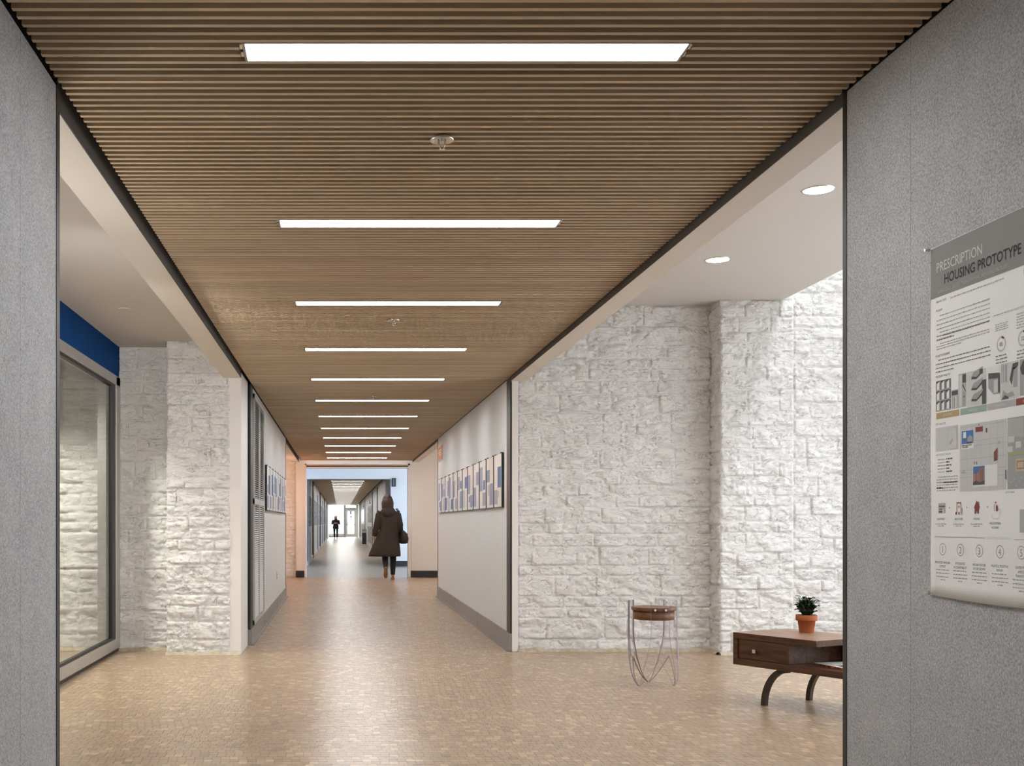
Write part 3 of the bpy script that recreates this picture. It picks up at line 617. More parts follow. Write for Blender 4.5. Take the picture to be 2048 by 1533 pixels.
# sprinklers
def sprinkler(y, lab):
    o = thing('sprinkler', lab, 'sprinkler', (.35, y, ZC), 0, 'sprinklers in the slat ceiling')
    b = MB().lathe([(.016, -.002), (.024, -.004), (.032, -.010), (.040, -.008), (.042, -.001), (.040, .004)], n=28); b.build('escutcheon', M['steel'], o)
    MB().lathe([(.030, -.0005), (.030, .03)], n=20).build('cup', M['legmetal'], o)
    MB().tube([(-.012, 0, -.003), (-.010, 0, -.02), (-.004, 0, -.034)], .0028, 6).tube([(.012, 0, -.003), (.010, 0, -.02), (.004, 0, -.034)], .0028, 6).tube([(0, 0, .005), (0, 0, -.016)], .005, 8).build('frame_arms', M['steel'], o)
    d = MB()
    for k in range(12):
        a = 2 * PI * k / 12; d.add([(.003 * math.cos(a - .6), .003 * math.sin(a - .6), -.036), (.013 * math.cos(a - .17), .013 * math.sin(a - .17), -.037), (.013 * math.cos(a + .17), .013 * math.sin(a + .17), -.037), (.003 * math.cos(a + .6), .003 * math.sin(a + .6), -.036)], [(0, 1, 2, 3)])
    d.lathe([(.006, -.034), (.006, -.038)], n=10); d.build('deflector', M['steel'], o)
for y, l in ((3.863, 'metal sprinkler head under the slats between the first two strip lights'), (7.32, 'small metal sprinkler head between the third and fourth strip lights'), (11.76, 'tiny sprinkler head just before the sixth strip light'), (15.6, 'tiny sprinkler head near the eighth strip light')): sprinkler(y, l)
o = thing('concealed_sprinkler', 'flat white concealed sprinkler cap in the left lounge ceiling', 'sprinkler', (-1.624, 8.48, 2.79)); MB().lathe([(.046, 0), (.046, -.004), (.042, -.007)], n=28).build('cover_plate', M['ceil'], o); MB().lathe([(.036, .0), (.036, -.003)], n=24).build('collar', M['darkgrey'], o)
# round downlights of the right lounge
for y, l in ((6.68, 'round recessed downlight in the right lounge ceiling, nearer one'), (8.46, 'round recessed downlight in the right lounge ceiling, farther one')):
    o = thing('downlight', l, 'ceiling light', (2.84, y, 3.155), 0, 'downlights in the right lounge')
    MB().lathe([(.082, -.001), (.086, -.005), (.093, -.004), (.095, .0)], n=36, cap=False).build('trim_ring', M['steel'], o); MB().lathe([(.083, -.0005), (.083, -.003)], n=36).build('lens', M['downlight'], o)
    spot('downlight_beam', (2.84, y, 3.14), 60, (1, .93, .85), 130, .8)
for x, y in ((-2.62, 9.25), (-3.6, 7.4)): spot('glass_room_beam', (x, y, 2.76), 300, (1, .93, .82), 120, .7)
for x, y, a in ((-1.45, 5.3, .14), (-1.55, 4.4, .22)):
    k = spot('left_lounge_fill_spot', (x, y, 2.30), 100, (1, .965, .92), 84, 1, .1); k.rotation_euler = (PI / 2 - a, 0, 0)  # unseen spots added to brighten the left stone wall and pier
lamp_point('left_lounge_lamp', (-1.55, 4.3, 1.5), 26, (1, .96, .91), .3)

# ================================================================== LEFT GLASS WALL
XG = -2.05
g = tag(bpy.data.objects.new('window_2', None), 'large glazed partition in a grey aluminium frame on the left', 'window', None, 'structure'); C.objects.link(g)
MB().box(XG - .07, XG + .03, 3.5, 10.33, .03, .125, b=.004).build('bottom_rail', M['alu'], g)
MB().box(XG - .06, XG + .02, 3.5, 10.33, 0, .03).build('base_shadow', M['black'], g)
MB().box(XG - .07, XG + .03, 10.17, 10.345, .125, 2.5, b=.004).build('stile', M['alu'], g)
MB().box(XG - .07, XG + .03, 3.5, 10.345, 2.42, 2.505, b=.004).build('top_rail', M['alu'], g)
for d in ((XG - .012, XG + .022, 10.02, 10.17, .125, 2.42), (XG - .012, XG + .022, 3.5, 10.02, .125, .148), (XG - .012, XG + .022, 3.5, 10.02, 2.395, 2.42)): box('gasket', d, M['black'], g)
MB().box(XG - .09, XG - .014, 9.93, 10.17, .125, 2.42, b=.003).build('inner_stile', M['alu'], g)
box('pane', (XG - .006, XG + .006, 3.5, 10.03, .14, 2.41), M['glass'], g)
struct('wall_left_bulkhead', (XG - .08, XG + .02, 3.4, 10.36, 2.505, 2.80), M['blue'], 'deep blue painted bulkhead above the glazed partition')

# ================================================================== BOARDS, GRILLE, SIGN, OUTLET ON THE FAR FELT WALLS
def board(side, x, ya, yb, z0, z1, seed, lab, group):
    o = thing('presentation_board', lab, 'board', (x, (ya + yb) / 2, z0), 0, group); h = (yb - ya) / 2; H = z1 - z0
    def fx(a, c): return (a, c) if side < 0 else (-c, -a)
    box('backing', (*fx(.004, .026), -h, h, 0, H), M['black'], o); box('face', (*fx(.026, .028), -h + .004, h - .004, .004, H - .004), M['whiteboard'], o)
    R = random.Random(seed); cols = ['bluegrey', 'lilac', 'deepblue', 'slate', 'pale', 'lilac']
    cut = R.choice((.35, .42, .5)); left = R.random() < .5
    rects = [((-h + .02 if left else 0), (0 if left else h - .02), cut * H + .01, H - .03 - R.random() * .1), ((0 if left else -h + .02), (h - .02 if left else 0), .03, cut * H - .01)]
    if R.random() < .6: rects.append((-.1 if left else .02, 0 - .01 if left else .14, cut * H * .5, cut * H - .02) if R.random() < .5 else (.02 if left else -.2, .16 if left else -.05, cut * H + .02, cut * H + .12))
    for a, c, e, f in rects: box('print', (*fx(.028, .0288), a, c, e, f), INK[R.choice(cols)], o)
    for yy in (-h * .8, h * .8): box('clip', (*fx(.0, .03), yy - .012, yy + .012, H - .002, H + .008), M['black'], o)
for i in range(12):
    ya = 10.63 + .572 * i
    board(1, XR, ya, ya + .50, 1.323, 1.837, 100 + i, 'white board with bluish prints on the right felt wall, %s from the near end' % ('first' if i == 0 else ordinal[i]), 'boards on the right felt wall')
for i in range(8):
    ya = 12.81 + .57 * i
    board(-1, XL, ya, ya + .50, 1.316, 1.829, 200 + i, 'white board with dark prints on the left felt wall, %s from the grille' % ('first' if i == 0 else ordinal[i]), 'boards on the left felt wall')
gr = thing('air_grille', 'tall pale metal air grille in four louvred panels on the left felt wall', 'grille', (XL, 11.05, .165))
GH, GW = 2.28, 1.40
box('back_void', (-.01, .002, 0, GW, 0, GH), M['grille_dark'], gr)
for z0, z1 in ((.0, .05), (1.19, 1.25), (2.23, 2.28)): MB().box(0, .020, 0, GW, z0, z1, b=.002).build('frame_rail', M['grille'], gr)
for y0, y1 in ((0, .035), (.66, .73), (GW - .035, GW)): MB().box(0, .021, y0, y1, 0, GH, b=.002).build('frame_stile', M['grille'], gr)
for z0, z1 in ((.05, 1.19), (1.25, 2.23)):
    for y0, y1 in ((.035, .66), (.73, GW - .035)):
        b = MB(); z = z0 + .006
        while z < z1 - .008:
            b.add([(.003, y0, z + .010), (.016, y0, z), (.016, y1, z), (.003, y1, z + .010), (.003, y0, z + .013), (.016, y0, z + .003), (.016, y1, z + .003), (.003, y1, z + .013)], [(0, 3, 2, 1), (4, 5, 6, 7), (1, 2, 6, 5)]); z += .0215
        tag(b.build('louvres', M['grille'], gr), kind='stuff')
t = thing('orange_sign', 'small orange sign high at the far end of the right felt wall', 'sign', (XR, 17.30, 2.12))
box('plate', (-.014, 0, -.33, .37, 0, .235), M['whiteboard'], t); box('face', (-.016, -.014, -.32, .36, .012, .223), M['orange'], t)
for k, (a, c) in enumerate(((-.22, .2), (-.16, .25), (-.22, .12))): box('lettering', (-.0168, -.016, a, c, .16 - .035 * k, .172 - .035 * k), M['whiteboard'], t)
t = thing('power_outlet', 'small white power outlet low on the left felt wall', 'outlet', (XL, 15.2, .40)); MB().box(0, .006, -.035, .035, 0, .115, b=.002).build('cover', M['whiteboard'], t)
for z in (.03, .072): box('socket', (.006, .0075, -.017, .017, z - .012, z + .012), M['darkgrey'], t)

# ================================================================== POSTER ON THE RIGHT FOREGROUND WALL
# local: u runs from the poster's left edge towards the camera, v up; wall faces -X
PW, PH = .61, .905
po = thing('poster', 'large white research poster with grey title band pinned to the right felt wall', 'poster', (XR - .004, 2.947, .99))
b = MB(); nu, nv = 24, 30
pv = []
for j in range(nv + 1):
    for i in range(nu + 1):
        u, v = PW * i / nu, PH * j / nv
        e = .0012 * noise.noise(Vector((u * 3, v * 4, 1)))
        lift = .004 * max(0, 1 - v / .035) * (.3 + .7 * min(1, u / .2)) if v < .035 else 0
        sag = -.006 * math.sin(min(1, u / PW) * PI) if j in (0,) else 0
        lft = -.0015 * math.sin(v * 21) if i == 0 else 0
        pv.append((-abs(e) * .0 - lift, -(u + lft), v + sag))
pf = [(j * (nu + 1) + i, (j + 1) * (nu + 1) + i, (j + 1) * (nu + 1) + i + 1, j * (nu + 1) + i + 1) for j in range(nv) for i in range(nu)]
b.add(pv, pf, 0, True); sheet_o = b.build('paper', M['paper'], po)
sm = sheet_o.modifiers.new('thickness', 'SOLIDIFY'); sm.thickness = .0006; sm.offset = 0
class Prints:
    """flat print gathered into one mesh per picture (several inks each)"""
    def __init__(s, first): s.m = {}; s.cur = first
    def start(s, n): s.cur = n + '#%d' % len(s.m); return s
    def b(s, c): return s.m.setdefault(s.cur, {}).setdefault(c, MB())
    def build(s, parent, stuff=False):
        for n, d in s.m.items():
            t = MB(); cs = list(d)
            for k, c in enumerate(cs): t.add(d[c].v, d[c].f, k)
            o = t.build(n.split('#')[0], [INK[c] for c in cs], parent)
            if stuff or 'lettering' in n: o['kind'] = 'stuff'
    def rect(s, c, u0, v0, u1, v1, d=.0008, v2=None, v3=None):
        s.b(c).quad((-d, -u0, v0), (-d, -u1, v1 if False else v0), (-d, -u1, v1), (-d, -u0, v1)); return s
    def poly(s, c, pts, d=.001):
        s.b(c).add([(-d, -u, v) for u, v in pts], [list(range(len(pts)))]); return s
    def ring(s, c, u, v, r, w_, a0=0, a1=2 * PI, n=36, d=.001):
        vs, fs = [], []
        for k in range(n + 1):
            a = a0 + (a1 - a0) * k / n
            for q in (r - w_, r): vs.append((-d, -(u + q * math.sin(a)), v + q * math.cos(a)))
        for k in range(n): fs.append((2 * k, 2 * k + 1, 2 * k + 3, 2 * k + 2))
        s.b(c).add(vs, fs); return s
dg = None
def text_mesh(body, size, width=None, align='LEFT', bold=0):
    cu = bpy.data.curves.new('lettering', 'FONT'); cu.body = body; cu.size = size; cu.align_x = align; cu.resolution_u = 3; cu.offset = bold * size
    o = bpy.data.objects.new('lettering', cu); C.objects.link(o)
    d = bpy.context.evaluated_depsgraph_get(); d.update(); me = bpy.data.meshes.new_from_object(o.evaluated_get(d))
    bpy.data.objects.remove(o); bpy.data.curves.remove(cu)
    vs = [v.co.copy() for v in me.vertices]; fs = [list(p.vertices) for p in me.polygons]; bpy.data.meshes.remove(me)
    if width and vs:
        x0, x1 = min(v.x for v in vs), max(v.x for v in vs); k = width / (x1 - x0)
        for v in vs: v.x = (v.x - (x0 if align == 'LEFT' else 0)) * k
    return vs, fs
CAP = .729       # cap height of the font as a share of its size
def text(pr, c, body, u, v, cap, width=None, align='LEFT', d=.0014, bold=0):
    vs, fs = text_mesh(body, cap / CAP, width, align, bold)
    pr.b(c).add([(-d, -(u + p.x), v + p.y) for p in vs], fs)
hd, tx, im = Prints('title_band'), Prints('printed_lettering'), Prints('printed_picture')
hd.rect('band', .0005, .772, PW - .0005, PH - .0012)
text(tx, 'pale', 'PRESCRIPTION', .031, .8365, .026, .206); text(tx, 'black', 'HOUSING PROTOTYPE', .068, .801, .0255, .325, bold=.014)
text(tx, 'soft', 'A PHOENIX BASED TRANSITIONAL HOUSING FACILITY', .036, .781, .0085, .305)
text(tx, 'dark', 'ABIGAIL REESE', .028, .7575, .0058, .05)
hd.start('printed_ring').ring('soft', .437, .758, .036, .006)
text(tx, 'dark', 'PROBLEM', .028, .7345, .0058, .030); text(tx, 'dark', 'PROJECT STATEMENT', .026, .617, .0058, .068); text(tx, 'dark', 'PRECEDENT ANALYSIS', .027, .5635, .0058, .068); text(tx, 'dark', 'SITE ANALYSIS', .027, .4405, .0058, .047); text(tx, 'grey', 'ARCHITECT: ROW', .027, .3615, .005, .07)
R5 = random.Random(5)
def lines(c, u0, u1, vtop, vbot, n, h=.0026, last=1.0, first=.0):
    """rows of unreadably small body text: broken strokes, one per word"""
    for k in range(n):
        v = vtop + (vbot - vtop) * k / max(1, n - 1); u = u0 + (first if k == 0 else 0); e = u0 + (u1 - u0) * (last if k == n - 1 else 1)
        while u < e - .003:
            l = R5.uniform(.005, .016); l = min(l, e - u); tx.rect(c, u, v, u + l, v + h * R5.uniform(.8, 1.1), .0012); u += l + .0022
lines('soft', .096, .326, .757, .757, 1, .0032)
lines('soft', .030, .269, .721, .688, 4, .0028, 1, .016); lines('soft', .030, .269, .678, .661, 3, .0028, .3, .016); lines('grey', .06, .27, .668, .668, 1); lines('grey', .03, .118, .659, .659, 1); lines('soft', .030, .27, .649, .636, 3, .0026, .5, .016)
lines('grey', .026, .272, .607, .577, 4, .003, .35, .012)
lines('soft', .291, .342, .654, .640, 4, .0024); text(tx, 'grey', 'OVER HALF A MILLION PEOPLE', .335, .676, .005, .07); lines('soft', .285, .335, .677, .677, 1); lines('soft', .375, .425, .664, .632, 6, .0026)
for u, s in ((.315, '85'), (.398, '22')):
    hd.start('printed_chart').ring('pale', u, .607, .0185, .0048); hd.ring('maroon', u, .607, .0185, .0048, .1, .75, 10, .0013); text(tx, 'dark', s, u, .6025, .0092, .011, 'CENTER')
    lines('grey', u - .022, u + .024, .579, .563, 3, .0028)
# precedent photographs: plain greyscale pictures of buildings
im.rect('mid', .026, .476, .098, .555)
for r_ in range(3):
    for k in range(3):
        u = .028 + .0235 * k; v = .479 + .0265 * r_
        im.rect('dark', u, v, u + .021, v + .023, .001); im.poly('white', [(u + .003, v + .0), (u + .0165, v + .0), (u + .0165, v + .0215), (u + .003, v + .0155)], .0012)
im.start('printed_picture').rect('soft', .101, .476, .131, .524); im.rect('dark', .102, .510, .130, .521, .001); im.rect('pale', .109, .478, .125, .507, .001); im.rect('dark', .113, .478, .1155, .505, .0012)
im.start('printed_picture').rect('soft', .133, .476, .167, .560); im.rect('pale', .136, .478, .148, .556, .001); im.rect('dark', .151, .536, .166, .557, .001); im.poly('dark', [(.150, .530), (.166, .512), (.166, .516), (.153, .534)], .0012); im.rect('mid', .152, .478, .162, .514, .001); im.rect('dark', .156, .500, .162, .503, .0013)
im.start('printed_picture').rect('pale', .170, .474, .253, .560)
im.rect('dark', .236, .474, .253, .533, .0009)
for k in range(3):
    v = .482 + .027 * k
    im.poly('dark', [(.190, v + .004), (.212, v + .002), (.240, v + .016), (.240, v + .024), (.214, v + .008), (.192, v + .010)], .0012); im.poly('mid', [(.191, v + .010), (.214, v + .009), (.240, v + .025), (.240, v + .030), (.200, v + .020)], .0011)
im.rect('dark', .226, .548, .240, .560, .0013)
im.start('printed_picture').rect('white', .256, .476, .311, .560); im.poly('mid', [(.262, .545), (.310, .540), (.310, .492), (.284, .492), (.262, .510)], .001); im.poly('dark', [(.263, .545), (.309, .541), (.309, .529), (.263, .531)], .0012); im.rect('dark', .303, .495, .310, .535, .0013); im.rect('pale', .286, .496, .302, .526, .0013)
im.start('printed_picture').rect('pale', .314, .474, .382, .560)
for k in range(4): im.rect('dark', .317 + .0065 * k, .515, .3185 + .0065 * k, .557, .0011)
im.poly('dark', [(.348, .520), (.360, .555), (.381, .556), (.381, .548), (.364, .540), (.357, .505)], .0011); im.rect('mid', .362, .500, .378, .545, .0011); im.poly('mid', [(.318, .478), (.322, .498), (.340, .488), (.360, .492), (.368, .480)], .0012); im.poly('dark', [(.316, .476), (.330, .486), (.345, .480), (.345, .476)], .0014)
im.start('printed_picture').rect('mid', .386, .477, .46, .560); im.poly('dark', [(.388, .54), (.40, .556), (.425, .558), (.445, .535), (.43, .52), (.395, .525)], .0012); im.rect('pale', .402, .48, .44, .515, .0011)
for c, a, e, s in (('ochre', .028, .1355, 'DEVELOPING'), ('teal', .141, .2545, 'TRANSITIONING'), ('soft', .258, .3695, 'STABILIZING'), ('maroon', .372, .46, 'STANDARDS')):
    im.start('printed_caption_bar').rect(c, a, .4565, e, .4725); text(tx, 'pale', s, (a + e) / 2, .4615, .0058, (e - a) * .38, 'CENTER')
# maps
im.start('printed_map').rect('map', .025, .373, .131, .434); im.rect('pale', .085, .376, .125, .428, .001)
for a, c_, e, f in ((.085, .428, .125, .429), (.084, .385, .0855, .428), (.124, .376, .1255, .428), (.100, .375, .125, .376)): im.rect('soft', a, c_, e, f, .0012)
im.poly('beige', [(.091, .392), (.106, .404), (.108, .396), (.096, .386)], .0012)
im.start('printed_map').rect('map', .139, .266, .335, .431)
for v in (.300, .318, .345, .376, .388, .424): im.rect('soft', .139, v, .335, v + .0012, .0011)
for u in (.170, .192, .232, .270, .300, .322): im.rect('soft', u, .266, u + .001, .431, .0011)
im.start('printed_picture').rect('white', .1465, .371, .2005, .417, .0012); im.rect('sky', .148, .3835, .1995, .416, .0014); im.rect('white', .155, .398, .168, .413, .0016); im.rect('maroon', .155, .395, .168, .398, .0017); im.poly('mid', [(.172, .3835), (.176, .399), (.186, .405), (.196, .398), (.197, .3835)], .0016); im.rect('dark', .172, .3835, .195, .388, .0018)
lines('dark', .149, .196, .3785, .3785, 1); lines('soft', .149, .176, .374, .374, 1)
im.start('printed_picture').rect('maroon', .209, .409, .2405, .4212, .0014); lines('pale', .212, .237, .4165, .4115, 2, .0014); im.rect('dark', .252, .405, .259, .4155, .0013); im.rect('dark', .222, .4245, .2255, .428, .0013)
im.poly('maroon', [(.286, .334), (.3005, .336), (.3005, .366), (.286, .356)], .0014); im.rect('dark', .2885, .335, .2925, .340, .0016); im.rect('soft', .302, .374, .311, .381, .0013); im.rect('dark', .213, .330, .216, .3375, .0013); im.rect('mid', .200, .331, .209, .338, .0013)
im.start('printed_picture').rect('white', .197, .276, .3005, .327, .0013); im.rect('sky', .199, .2805, .248, .3258, .0015); im.rect('brick', .200, .286, .214, .308, .0017); im.rect('brick', .216, .286, .224, .312, .0017); im.rect('brick', .226, .286, .246, .321, .0017); im.rect('dark', .232, .288, .2345, .319, .0018); im.rect('dark', .240, .288, .242, .319, .0018)
im.poly('dark', [(.199, .2805), (.199, .287), (.212, .291), (.228, .287), (.248, .291), (.248, .2805)], .0019)
lines('dark', .2525, .285, .324, .324, 1, .0026); lines('soft', .2525, .296, .320, .282, 10, .0018)
text(tx, 'dark', 'CITY', .157, .316, .004, .008, 'CENTER'); text(tx, 'dark', 'PHOENIX', .157, .311, .004, .02, 'CENTER'); im.rect('dark', .331, .290, .3345, .312, .0014)
im.start('printed_picture').rect('mid', .339, .266, .46, .431); im.rect('soft', .341, .385, .40, .428, .001); im.rect('pale', .342, .352, .36, .365, .0013); im.rect('pale', .343, .374, .366, .388, .0013); im.rect('pale', .372, .36, .392, .374, .0013); im.rect('lawn', .345, .344, .41, .351, .0013); im.rect('beige', .371, .306, .41, .335, .0013); im.rect('brick', .376, .311, .405, .330, .0014); im.rect('beige', .379, .314, .402, .327, .0015)
for k in range(7): im.rect('soft', .342 + .01 * k, .272 + .008 * (k % 3), .348 + .01 * k, .276 + .008 * (k % 3), .0013)
for k, (a, b_) in enumerate((('', .35), ('', .342), ('', .334), ('', .326), ('', .318))): lines('soft', .036, .072, b_, b_, 1, .0022); lines('dark', .076, .105 - .012 * (k % 2), b_, b_, 1, .003)
lines('soft', .030, .131, .305, .270, 6, .0026, .9, .008); lines('dark', .065, .131, .2905, .2905, 1, .003); lines('dark', .03, .06, .2765, .2765, 1, .003)
# icon sum
im.start('printed_icon').rect('soft', .038, .213, .072, .239); im.rect('dark', .042, .229, .070, .232, .0011); im.rect('maroon', .043, .222, .056, .2245, .0011); im.rect('dark', .042, .215, .057, .219, .0011); im.rect('pale', .059, .213, .065, .222, .0012)
im.start('printed_icon')
for a, c_, e, f in ((.1245, .2, .1265, .2375), (.1425, .214, .1445, .2375), (.1245, .237, .1445, .2395)): im.rect('maroon', a, max(c_, .212), e, f, .0011)
im.rect('maroon', .1195, .2085, .1255, .2155, .0012); im.rect('red_', .133, .209, .137, .2155, .0012) if False else im.rect('maroon', .133, .209, .137, .2155, .0012); im.rect('beige', .143, .2085, .1495, .226, .0012); im.rect('soft', .133, .225, .136, .233, .0011); im.rect('soft', .1315, .2275, .1375, .2305, .0011)
im.start('printed_icon').poly('maroon', [(.202, .226), (.2135, .2425), (.2255, .226), (.2255, .224), (.223, .224), (.223, .2105), (.2165, .2105), (.2165, .2165), (.2110, .2165), (.2110, .2105), (.2045, .2105), (.2045, .224), (.202, .224)], .0011); im.rect('maroon', .2195, .229, .2225, .240, .0012)
im.start('printed_icon').rect('white', .2855, .217, .293, .236, .0011); im.poly('maroon', [(.294, .216), (.301, .216), (.301, .226), (.2975, .231), (.294, .228)], .0012); im.rect('maroon', .290, .2355, .296, .238, .0012); im.rect('dark', .286, .2165, .2875, .232, .0013)
hd.start('printed_icon').ring('soft', .298, .209, .012, .001, .9, 3.6, 16); hd.ring('soft', .286, .206, .009, .001, 2.4, 4.8, 12); hd.ring('soft', .306, .213, .008, .001, -1, 2.2, 12)
for u, s in ((.092, '+'), (.171, '+'), (.260, '=')): text(tx, 'black', s, u, .2225, .008, None, 'CENTER')
for u, s, wd in ((.051, 'APARTMENT', .037), (.135, 'HEALTHCARE', .036), (.2135, 'HOUSING', .027), (.291, 'PRESCRIPTION', .044)): text(tx, 'dark', s, u, .1955 if s[0] != 'P' else .1845, .0055, wd, 'CENTER')
text(tx, 'dark', 'HOUSING', .291, .1745, .0055, .028, 'CENTER')
for u in (.051, .135, .2135): lines('soft', u - .026, u + .026, .184, .184, 1, .0026); lines('soft', u - .014, u + .014, .179, .179, 1, .0026)
text(tx, 'dark', 'CITY PARK', .332, .257, .0045, .036)
im.start('printed_picture').rect('soft', .386, .166, .46, .219)
tx.rect('mid', .0195, .1515, .250, .1530, .0012); tx.rect('mid', .365, .1490, PW - .03, .1505, .0012); text(tx, 'pale', 'CONCEPTUAL DESIGN GOALS', .306, .1495, .0055, .10, 'CENTER')
for k, (u, s) in enumerate(((.059, ('PROVIDES FAMILIAR', 'COMFORT')), (.1415, ('INTEGRATED', 'ACCOUNTABILITY')), (.2245, ('INCUBATOR FOR', 'FUTURE GROWN')), (.3095, ('PLAYFUL POSITIVE', 'MEMORY')), (.3925, ('CONTENTMENT', 'AMIDST', 'TRANSITION')))):
    hd.start('printed_number_ring').ring('mid', u, .1205, .0155, .0017); text(tx, 'mid', str(k + 1), u, .1115, .018, None, 'CENTER')
    for j, l in enumerate(s): text(tx, 'dark', l, u, .0835 - .0098 * j, .0062, len(l) * .0042, 'CENTER')
    v0 = .0665 - .0098 * (len(s) - 2); lines('soft', u - .032, u + .032, v0, v0 - .018, 3, .0026); lines('soft', u - .01, u + .012, v0 - .0255, v0 - .0255, 1, .0026)
for pr in (hd, im, tx): pr.build(po)
def pin(v, label):
    o = thing('push_pin', label, 'pin', (XR - .004, 2.947 - .003, .99 + v))
    b = MB(); prof = [(.0008, 0), (.0008, .006), (.0045, .006), (.0048, .0075), (.0028, .009), (.0026, .015), (.0042, .0165), (.0042, .018)]
    b.lathe(prof, n=14)
    r = b.build('head', M['steel'], o); r.rotation_euler = (0, -PI / 2, 0)
    r2 = MB().tube([(.006, 0, 0), (-.004, 0, 0)], .0006, 6).build('needle', M['steel'], o)
pin(.902, 'silver push pin at the top left corner of the poster'); pin(.004, 'silver push pin at the bottom left corner of the poster')

# ================================================================== COFFEE TABLE
tb_ = thing('coffee_table', 'low dark walnut coffee table with drawer, open niche and curved legs', 'table', (2.585, 7.40, 0), math.atan2(-.873, .488))
TD = .53
def part(name, d, m='walnut', b=.002, parent=tb_): return MB().box(*d, b=b).build(name, M[m], parent)
ZT, ZB = .4564, .246
o = part('top_panel', (0, .64, 0, TD, ZT - .039, ZT)); o.data.materials.append(M['walnut_top'])
for p in o.data.polygons:
    if p.normal.z > .9: p.material_index = 1
part('bottom_panel', (0, 1.30, 0, TD, ZB, ZB + .042)); part('side_panel', (0, .037, .0, TD, ZB + .0425, ZT - .0395)); part('back_panel', (.0375, .64, TD - .02, TD, ZB + .0425, ZT - .0395)); part('divider', (.416, .434, .006, TD - .0205, ZB + .0425, ZT - .0395))
dw = part('drawer', (.0395, .4140, .010, .42, ZB + .0445, ZT - .0415))
MB().box(.168, .194, -.016, -.004, .335, .361, b=.003).box(.176, .186, -.006, .011, .343, .353).build('knob', M['steel'], dw)
def curved_leg(x0, x1, y0):
    b = MB(); rings = []
    for k in range(13):
        a = PI / 2 * k / 12
        cx, cz = x1 + (x0 - x1) * math.sin(a), (ZB) * math.cos(a)
        tx_, tz = (x0 - x1) * math.cos(a), -ZB * math.sin(a); L_ = math.hypot(tx_, tz); nx, nz = -tz / L_, tx_ / L_
        h = .0155
        rings.append([(cx + nx * h, y0, cz + nz * h), (cx + nx * h, y0 + .032, cz + nz * h), (cx - nx * h, y0 + .032, cz - nz * h), (cx - nx * h, y0, cz - nz * h)])
    rings = [[(p[0], p[1], min(max(p[2], 0), ZB - .0005)) for p in r] for r in rings]
    b.loft(rings, 0, True, False); return outward(b.build('leg', M['legmetal'], tb_))
for yy in (.035, .465): curved_leg(.21, .40, yy); curved_leg(1.09, .90, yy)
mg = thing('magazine', 'white magazine with patterned orange edge lying on the lower shelf of the coffee table', 'magazine', (2.585 + .488 * .499 + .873 * .155, 7.40 - .873 * .499 + .488 * .155, ZB + .0425), math.atan2(-.873, .488) - .272)
box('cover', (0, .30, 0, .22, 0, .011), M['marbled'], mg); box('page', (.001, .299, .001, .219, .011, .0125), M['whiteboard'], mg); box('printed_block', (.17, .27, .03, .075, .0125, .013), INK['black'], mg)

# potted plant
pl = thing('potted_plant', 'small terracotta pot with a dense dark green leafy plant on the coffee table', 'plant', (3.055, 7.367, ZT))
pot = MB().lathe([(.042, 0), (.0445, .003), (.055, .080), (.0655, .080), (.067, .083), (.067, .114), (.0655, .117), (.060, .117), (.057, .100)], n=32, cap=False).add([], [])
pot.lathe([(.0415, .002), (.0415, .0)], n=32); pot.build('pot', M['terracotta'], pl)
MB().lathe([(.058, .098), (.03, .103), (.005, .104)], n=24).build('soil', M['soil'], pl)
def leaf_mesh():
    b = MB(); L_, W_ = .038, .0155; rows = [(0, .10), (.2, .45), (.45, .85), (.7, 1), (.88, .72), (1, .12)]; vs = []
    for t_, w_ in rows:
        z = .006 * math.sin(t_ * PI) - .004 * t_ * t_
        vs += [(t_ * L_, -w_ * W_, z + .0035 * w_), (t_ * L_, 0, z), (t_ * L_, w_ * W_, z + .0035 * w_)]
    top = [(i * 3 + k, (i + 1) * 3 + k, (i + 1) * 3 + k + 1, i * 3 + k + 1) for i in range(5) for k in range(2)]
    b.add(vs, top, 0, True); b.add([(x, y, z - .0012) for x, y, z in vs], [f[::-1] for f in top], 0, True); return b.mesh('leaf', M['leaf'])
lf = leaf_mesh(); st = MB(); Rl = random.Random(4)
for k in range(22):
    a = 2 * PI * k * .382; rr = .006 + .034 * math.sqrt(k / 22); h = .198 + .024 * (1 - (k / 22)) - .046 * (k / 22) ** 1.5 + Rl.uniform(-.008, .008)
    tip = (math.cos(a) * (rr + .018), math.sin(a) * (rr + .018), h)
    st.tube([(math.cos(a) * .010, math.sin(a) * .010, .100), (math.cos(a) * rr * .8, math.sin(a) * rr * .8, .145), tip], [.004, .0032, .002], 6)
    for j in range(8):
        az = a + j * 2.4 + Rl.uniform(-.3, .3); el = Rl.uniform(.1, .95); down = (j % 4) * .012 + (.0 if j < 4 else .02)
        o = link('leaf', lf, pl, (tip[0] + math.cos(az) * .004 - math.cos(a) * down * .5, tip[1] + math.sin(az) * .004 - math.sin(a) * down * .5, tip[2] - down)); s_ = Rl.uniform(.7, 1.05)
        o.scale = (s_, s_, s_); o.rotation_euler = (Rl.uniform(-.4, .4), -el, az)
st.build('stems', mat('stem', (.06, .06, .025), .6, var=(20, .3, (.045, .05, .02))), pl)

